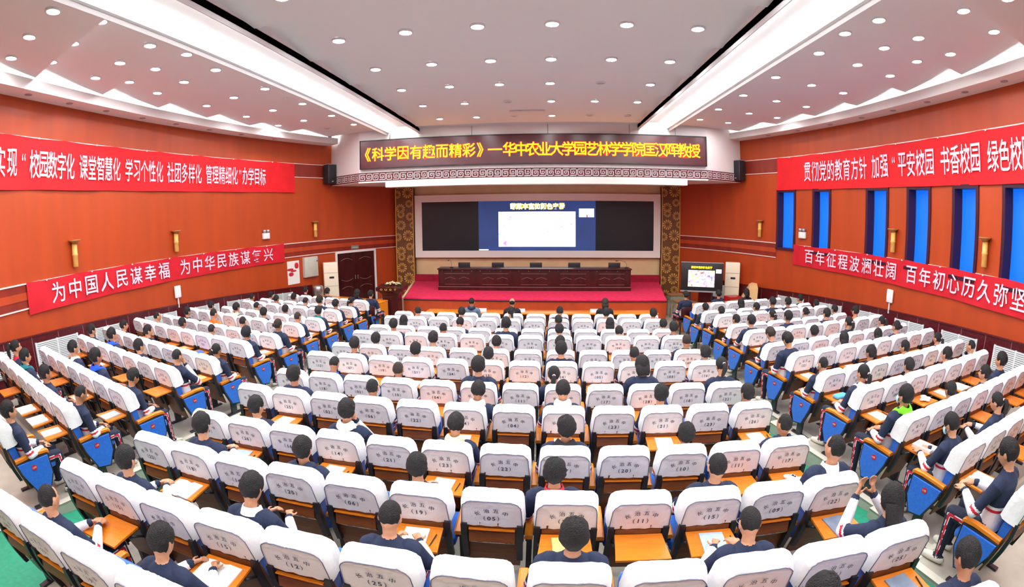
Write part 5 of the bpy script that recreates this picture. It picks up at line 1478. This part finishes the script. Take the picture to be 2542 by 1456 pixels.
part('tank', MB().lathe((0, 0, 0), [(0.20, 0), (0.20, 0.45), (0.17, 0.50), (0.05, 0.53)], 0, 22), ['steel'], t)
part('tap', MB().tube([(0.1, -0.18, 0.08), (0.12, -0.27, 0.06)], 0.015, 0, 8), ['black'], t)
tag(link('boiler_stand', MB().box((0, 0, 0.25), (0.55, 0.5, 0.498)).mesh('boiler_stand', ['desk_green']), None, (-8.2, 16.1, 0)), 'green-grey stand under the steel water boiler', 'stand')
# interactive screen on its cart
t = thing('interactive_display', 'large TV board on a cart showing a colourful picture slide', 'screen', (5.65, 16.6, 0), -0.28)
part('casing', MB().rbox((0, 0, 1.32), (1.52, 0.09, 1.0), 0.02), ['black'], t)
q = MB(); q.box((0, 0, 1.83), (1.53, 0.10, 0.02)); q.box((0, 0, 0.81), (1.53, 0.12, 0.05)); part('rails', q, ['grey'], t)
q = MB(); r = random.Random(5); collage(q, -0.50, 0.46, 0.97, 1.56, -0.050, 5, 4, 3, r)
part('picture', q, [ramp_screen('tv_photo_%d' % i, [(0.3, c), (0.5, (1, 1, 1)), (0.7, c2)], 9, 1.1, 4) for i, (c, c2) in enumerate([((0.7, 0.05, 0.5), (0.9, 0.3, 0.7)), ((0.1, 0.3, 0.9), (0.6, 0.1, 0.8)), ((0.4, 0.08, 0.05), (0.9, 0.8, 0.2))])], t)
q = MB()
for i, c in enumerate(TITLE):
    vs_, fs_ = text_geo(c, 0.03); q.add([(-0.36 + i * 0.085 + v[0] * 0.085, -0.052, 1.66 + v[1] * 0.09) for v in vs_], fs_)
part('title', q, [emit('tv_yellow', (1, 0.8, 0), 1.4)], t)
part('inset_picture', MB().box((0.60, -0.048, 1.54), (0.20, 0.006, 0.14)), [emit('tv_white', (0.9, 0.9, 1), 1.1)], t)
q = MB()
for x in (-0.4, 0.4): q.box((x, 0.02, 0.42), (0.06, 0.06, 0.80)); q.box((x, 0, 0.03), (0.08, 0.6, 0.06))
part('cart', q, ['black'], t)
# covered piano, red box, old desks
t = thing('covered_piano', 'upright piano under a beige dust cover by the right wall', 'piano', (7.55, 16.0, 0), 1.17)
mb = MB().loft([[(x, y, z) for y, z in ((-0.02, 0.03), (-0.04, 1.12), (0.14, 1.12), (0.24, 1.06), (0.52, 0.55), (0.62, 0.03))] for x in (-0.85, -0.4, 0.0, 0.4, 0.85)], 0, smooth=False)
part('dust_cover', mb, ['cloth_beige'], t)
t = thing('red_cabinet', 'small red lacquered cabinet in front of the air conditioner', 'cabinet', (6.75, 16.2, 0), 0.25)
part('body', MB().rbox((0, 0, 0.35), (0.55, 0.42, 0.70), 0.015), ['redbox'], t)
part('edge_strips', MB().box((0, -0.213, 0.60), (0.56, 0.012, 0.02)), ['steel'], t)
for x, y, l in ((4.62, 16.3, 'old brown-topped school desk farther along the stage side'), (4.50, 15.1, 'old green school desk nearest the stage front corner')):
    t = thing('school_desk', l, 'desk', (x, y, 0), 0.1, 'old school desks')
    part('desktop', MB().box((0, 0, 0.75), (0.58, 0.42, 0.03)), ['desk_brown'], t)
    part('drawer_box', MB().box((0, 0, 0.655), (0.54, 0.38, 0.16)), ['desk_green'], t)
    for sx in (-1, 1):
        for sy in (-1, 1): part('leg', MB().box((sx * 0.25, sy * 0.17, 0.29), (0.03, 0.03, 0.58)), ['desk_green'], t)
def front_table(x, y, rz, w, lab, d_=0.5):
    t = thing('front_table', lab, 'table', (x, y, 0), rz, 'orange tables before the front rows')
    part('tabletop', MB().rbox((0, 0, 0.745), (w, d_, 0.035), 0.01), ['tray'], t)
    part('modesty_panel', MB().box((0, 0.2, 0.45), (w - 0.1, 0.02, 0.5)), ['plywood'], t)
    for s in (-1, 1): part('side_panel', MB().box((s * (w / 2 - 0.03), 0, 0.364), (0.05, d_ - 0.04, 0.728)), ['arm'], t)
front_table(-0.05, 13.4, 0, 6.6, 'long orange table in front of the middle block')
front_table(-6.5, 15.0, -0.246, 2.9, 'orange table in front of the left block beside the podium')
front_table(5.6, 14.6, 0.231, 2.9, 'orange table in front of the window block')
for n, x in enumerate((-1.72, -0.63, 1.42)):
    t = thing('nameplate', 'pale name card on the long orange table, %s from the left' % ('first', 'second', 'third')[n], 'name card', (x, 13.35, 0.763), 0, 'name cards on the front table')
    q = MB().add([(-0.11, -0.03, 0), (0.11, -0.03, 0), (0.11, 0, 0.10), (-0.11, 0, 0.10), (-0.11, 0.03, 0), (0.11, 0.03, 0)], [(0, 1, 2, 3), (3, 2, 5, 4)])
    part('card', q, ['nameplate'], t)
def stool(x, y, rz, lab):
    t = thing('plain_chair', lab, 'chair', (x, y, 0), rz, 'plain chairs at the front tables')
    part('seat', MB().rbox((0, 0.26, 0.41), (0.42, 0.42, 0.05), 0.015), ['darkwood'], t)
    part('backrest', MB().rbox((0, 0.03, 0.68), (0.42, 0.03, 0.30), 0.012), ['darkwood'], t)
    for sx in (-1, 1):
        for yy in (0.07, 0.44): part('leg', MB().box((sx * 0.18, yy, 0.19), (0.035, 0.035, 0.38)), ['blackm'], t)
ADULT = [(-1.93, 12.62, 0, 'man in a blue-grey jacket at the long front table', dict(jacket='jgrey', style='crew', collar=('hood', 'navy'))), (-0.84, 12.62, 0, 'balding man in a dark coat at the long front table', dict(jacket='jblack', style='bald', collar=('collar', 'jblack'))), (1.64, 12.62, 0, 'person with dark brown bob at the long front table', dict(jacket='jblack', style='bob', hairm='hair_brown'))]
for n, (x, y) in enumerate(((-7.7, 14.1), (-6.8, 13.9), (-5.7, 13.75), (-5.2, 13.6))): ADULT.append((x, y, -0.246, 'person in dark jacket ahead of the left block, %s from the wall' % ('first', 'second', 'third', 'fourth')[n], dict(style=('bowl', 'short', 'bob', 'short')[n])))
for n, (x, y) in enumerate(((4.25, 13.75), (5.35, 13.9), (6.4, 14.15))): ADULT.append((x, y, 0.231, 'person ahead of the window block, %s from the aisle' % ('first', 'second', 'third')[n], dict(style=('short', 'messy', 'bob')[n], jacket=(None, None, 'jblack')[n])))
for x, y, rz, lab, kw in ADULT:
    stool(x, y - 0.12, rz, 'plain dark chair under ' + ' '.join(lab.split()[:12]))
    person(lab, (x, y - 0.12, 0.0), rz, 'adult', sc=1.0, **kw)
# ------------------------------------------------------------------ papers, books and pens on the opened boards
IT = {('C', 10, 7): 'yellow', ('C', 10, 5): 'paper+pen', ('C', 10, 9): 'blue+pen', ('C', 10, 11): 'planet', ('C', 10, 1): 'open', ('C', 9, 11): 'tissue', ('C', 9, 5): 'paper+pen', ('C', 9, 3): 'paper+pen', ('C', 9, 1): 'blue+pen', ('C', 8, 9): 'paper', ('C', 8, 11): 'paper+pen', ('C', 8, 7): 'paper', ('C', 8, 5): 'paper', ('C', 8, 1): 'paper', ('C', 6, 3): 'blue', ('C', 6, 8): 'blue', ('C', 6, 11): 'blue', ('C', 6, 9): 'paper', ('C', 6, 1): 'paper', ('C', 6, 7): 'paper', ('C', 11, 3): 'open', ('C', 11, 11): 'grey+pen',
      ('L', 10, 0): 'blue', ('L', 11, 0): 'paper', ('L', 11, 1): 'open', ('L', 11, 2): 'open', ('L', 8, 0): 'yellow', ('L', 7, 3): 'kraft', ('L', 7, 2): 'folder', ('L', 8, 4): 'green', ('L', 6, 0): 'paper', ('L', 4, 0): 'blue', ('L', 3, 0): 'paper', ('L', 1, 0): 'paper', ('L', 9, 4): 'paper', ('L', 10, 2): 'paper',
      ('R', 7, 0): 'paper', ('R', 8, 0): 'pouch', ('R', 9, 0): 'paper+pen', ('R', 10, 0): 'stack', ('R', 5, 0): 'paper', ('R', 4, 0): 'paper', ('R', 3, 0): 'paper', ('R', 7, 2): 'paper', ('R', 7, 4): 'paper', ('R', 8, 2): 'green', ('R', 9, 3): 'paper', ('R', 9, 4): 'open', ('R', 8, 5): 'yellow', ('R', 11, 0): 'open', ('R', 9, 2): 'tissue'}
LK = {'paper': ('paper', 'white paper', 'paper'), 'blue': ('paper_blue', 'pale blue notebook', 'notebook'), 'yellow': ('book_yellow', 'yellow paper booklet', 'booklet'), 'planet': ('book_grey', 'grey-blue book', 'book'), 'open': ('paper', 'open white notebook', 'notebook'), 'tissue': ('tissue', 'crumpled white tissue', 'tissue'), 'grey': ('book_grey', 'dark grey-blue notebook', 'notebook'), 'kraft': ('kraft', 'tan covered book', 'book'), 'folder': ('book_blue', 'bright blue folder', 'folder'), 'green': ('book_green', 'green covered book', 'book'), 'pouch': ('pouch_blue', 'light blue pouch', 'pouch'), 'stack': ('paper', 'stack of white papers', 'papers')}
for (b, k, i), v in IT.items():
    kind, *pen = v.split('+')
    m_, ds, ct = LK[kind]
    mb = MB(); ms = [m_, 'peach', 'book_green']
    rz = pr.uniform(-0.12, 0.12)
    if kind == 'open':
        for s in (-1, 1): mb.loft([[(s * x, y, z) for x, z in ((0, 0.004), (0.05, 0.022), (0.15, 0.012), (0.15, 0.0), (0.0, 0.0))] for y in (-0.14, 0.12)], 0, smooth=False)
    elif kind == 'tissue':
        for j in range(6): mb.ell((pr.uniform(-.06, .06), pr.uniform(-.05, .05), 0.028), (0.06, 0.035, 0.026), 0, 9, 6, Matrix.Rotation(pr.random() * 3, 3, 'Z'))
    elif kind == 'pouch': mb.rbox((0, 0, 0.028), (0.24, 0.13, 0.055), 0.025, 0, 0, 0, 3)
    else: mb.box((0, 0, 0.006 if kind != 'stack' else 0.02), (0.19, 0.26, 0.010 if kind != 'stack' else 0.038), 0, rz)
    if kind == 'planet': mb.lathe((0.03, -0.03, 0.0115), [(0.05, 0), (0.03, 0.001)], 1, 18)
    o, t = seat_at(b, k, i)
    where = '%s block, %s row, %s' % ({'C': 'middle', 'L': 'left', 'R': 'window'}[b], ORD[k - 1], '%s seat from %s' % (NTH[i], 'left' if b == 'C' else 'aisle'))
    tag(link(ds.split()[-1] if kind not in ('paper', 'planet', 'stack') else {'paper': 'paper_sheet', 'planet': 'book', 'stack': 'paper_stack'}[kind], mb.mesh(ct, ms), None, loc2w(b, k, i, (0.0, -0.27, 0.7185)), t), '%s on the board, %s' % (ds, where), ct)
    if pen:
        tag(link('pen', MB().tube([(0, -0.07, 0.006), (0.02, 0.07, 0.006)], 0.005, 0, 6, True, True).mesh('pen', ['pen']), None, loc2w(b, k, i, (0.135, -0.27, 0.7185)), t), 'dark pen on the board, %s' % where, 'pen')
for key, me in list(BODIES.items()):
    if me[0].users == 0: bpy.data.meshes.remove(me[0])
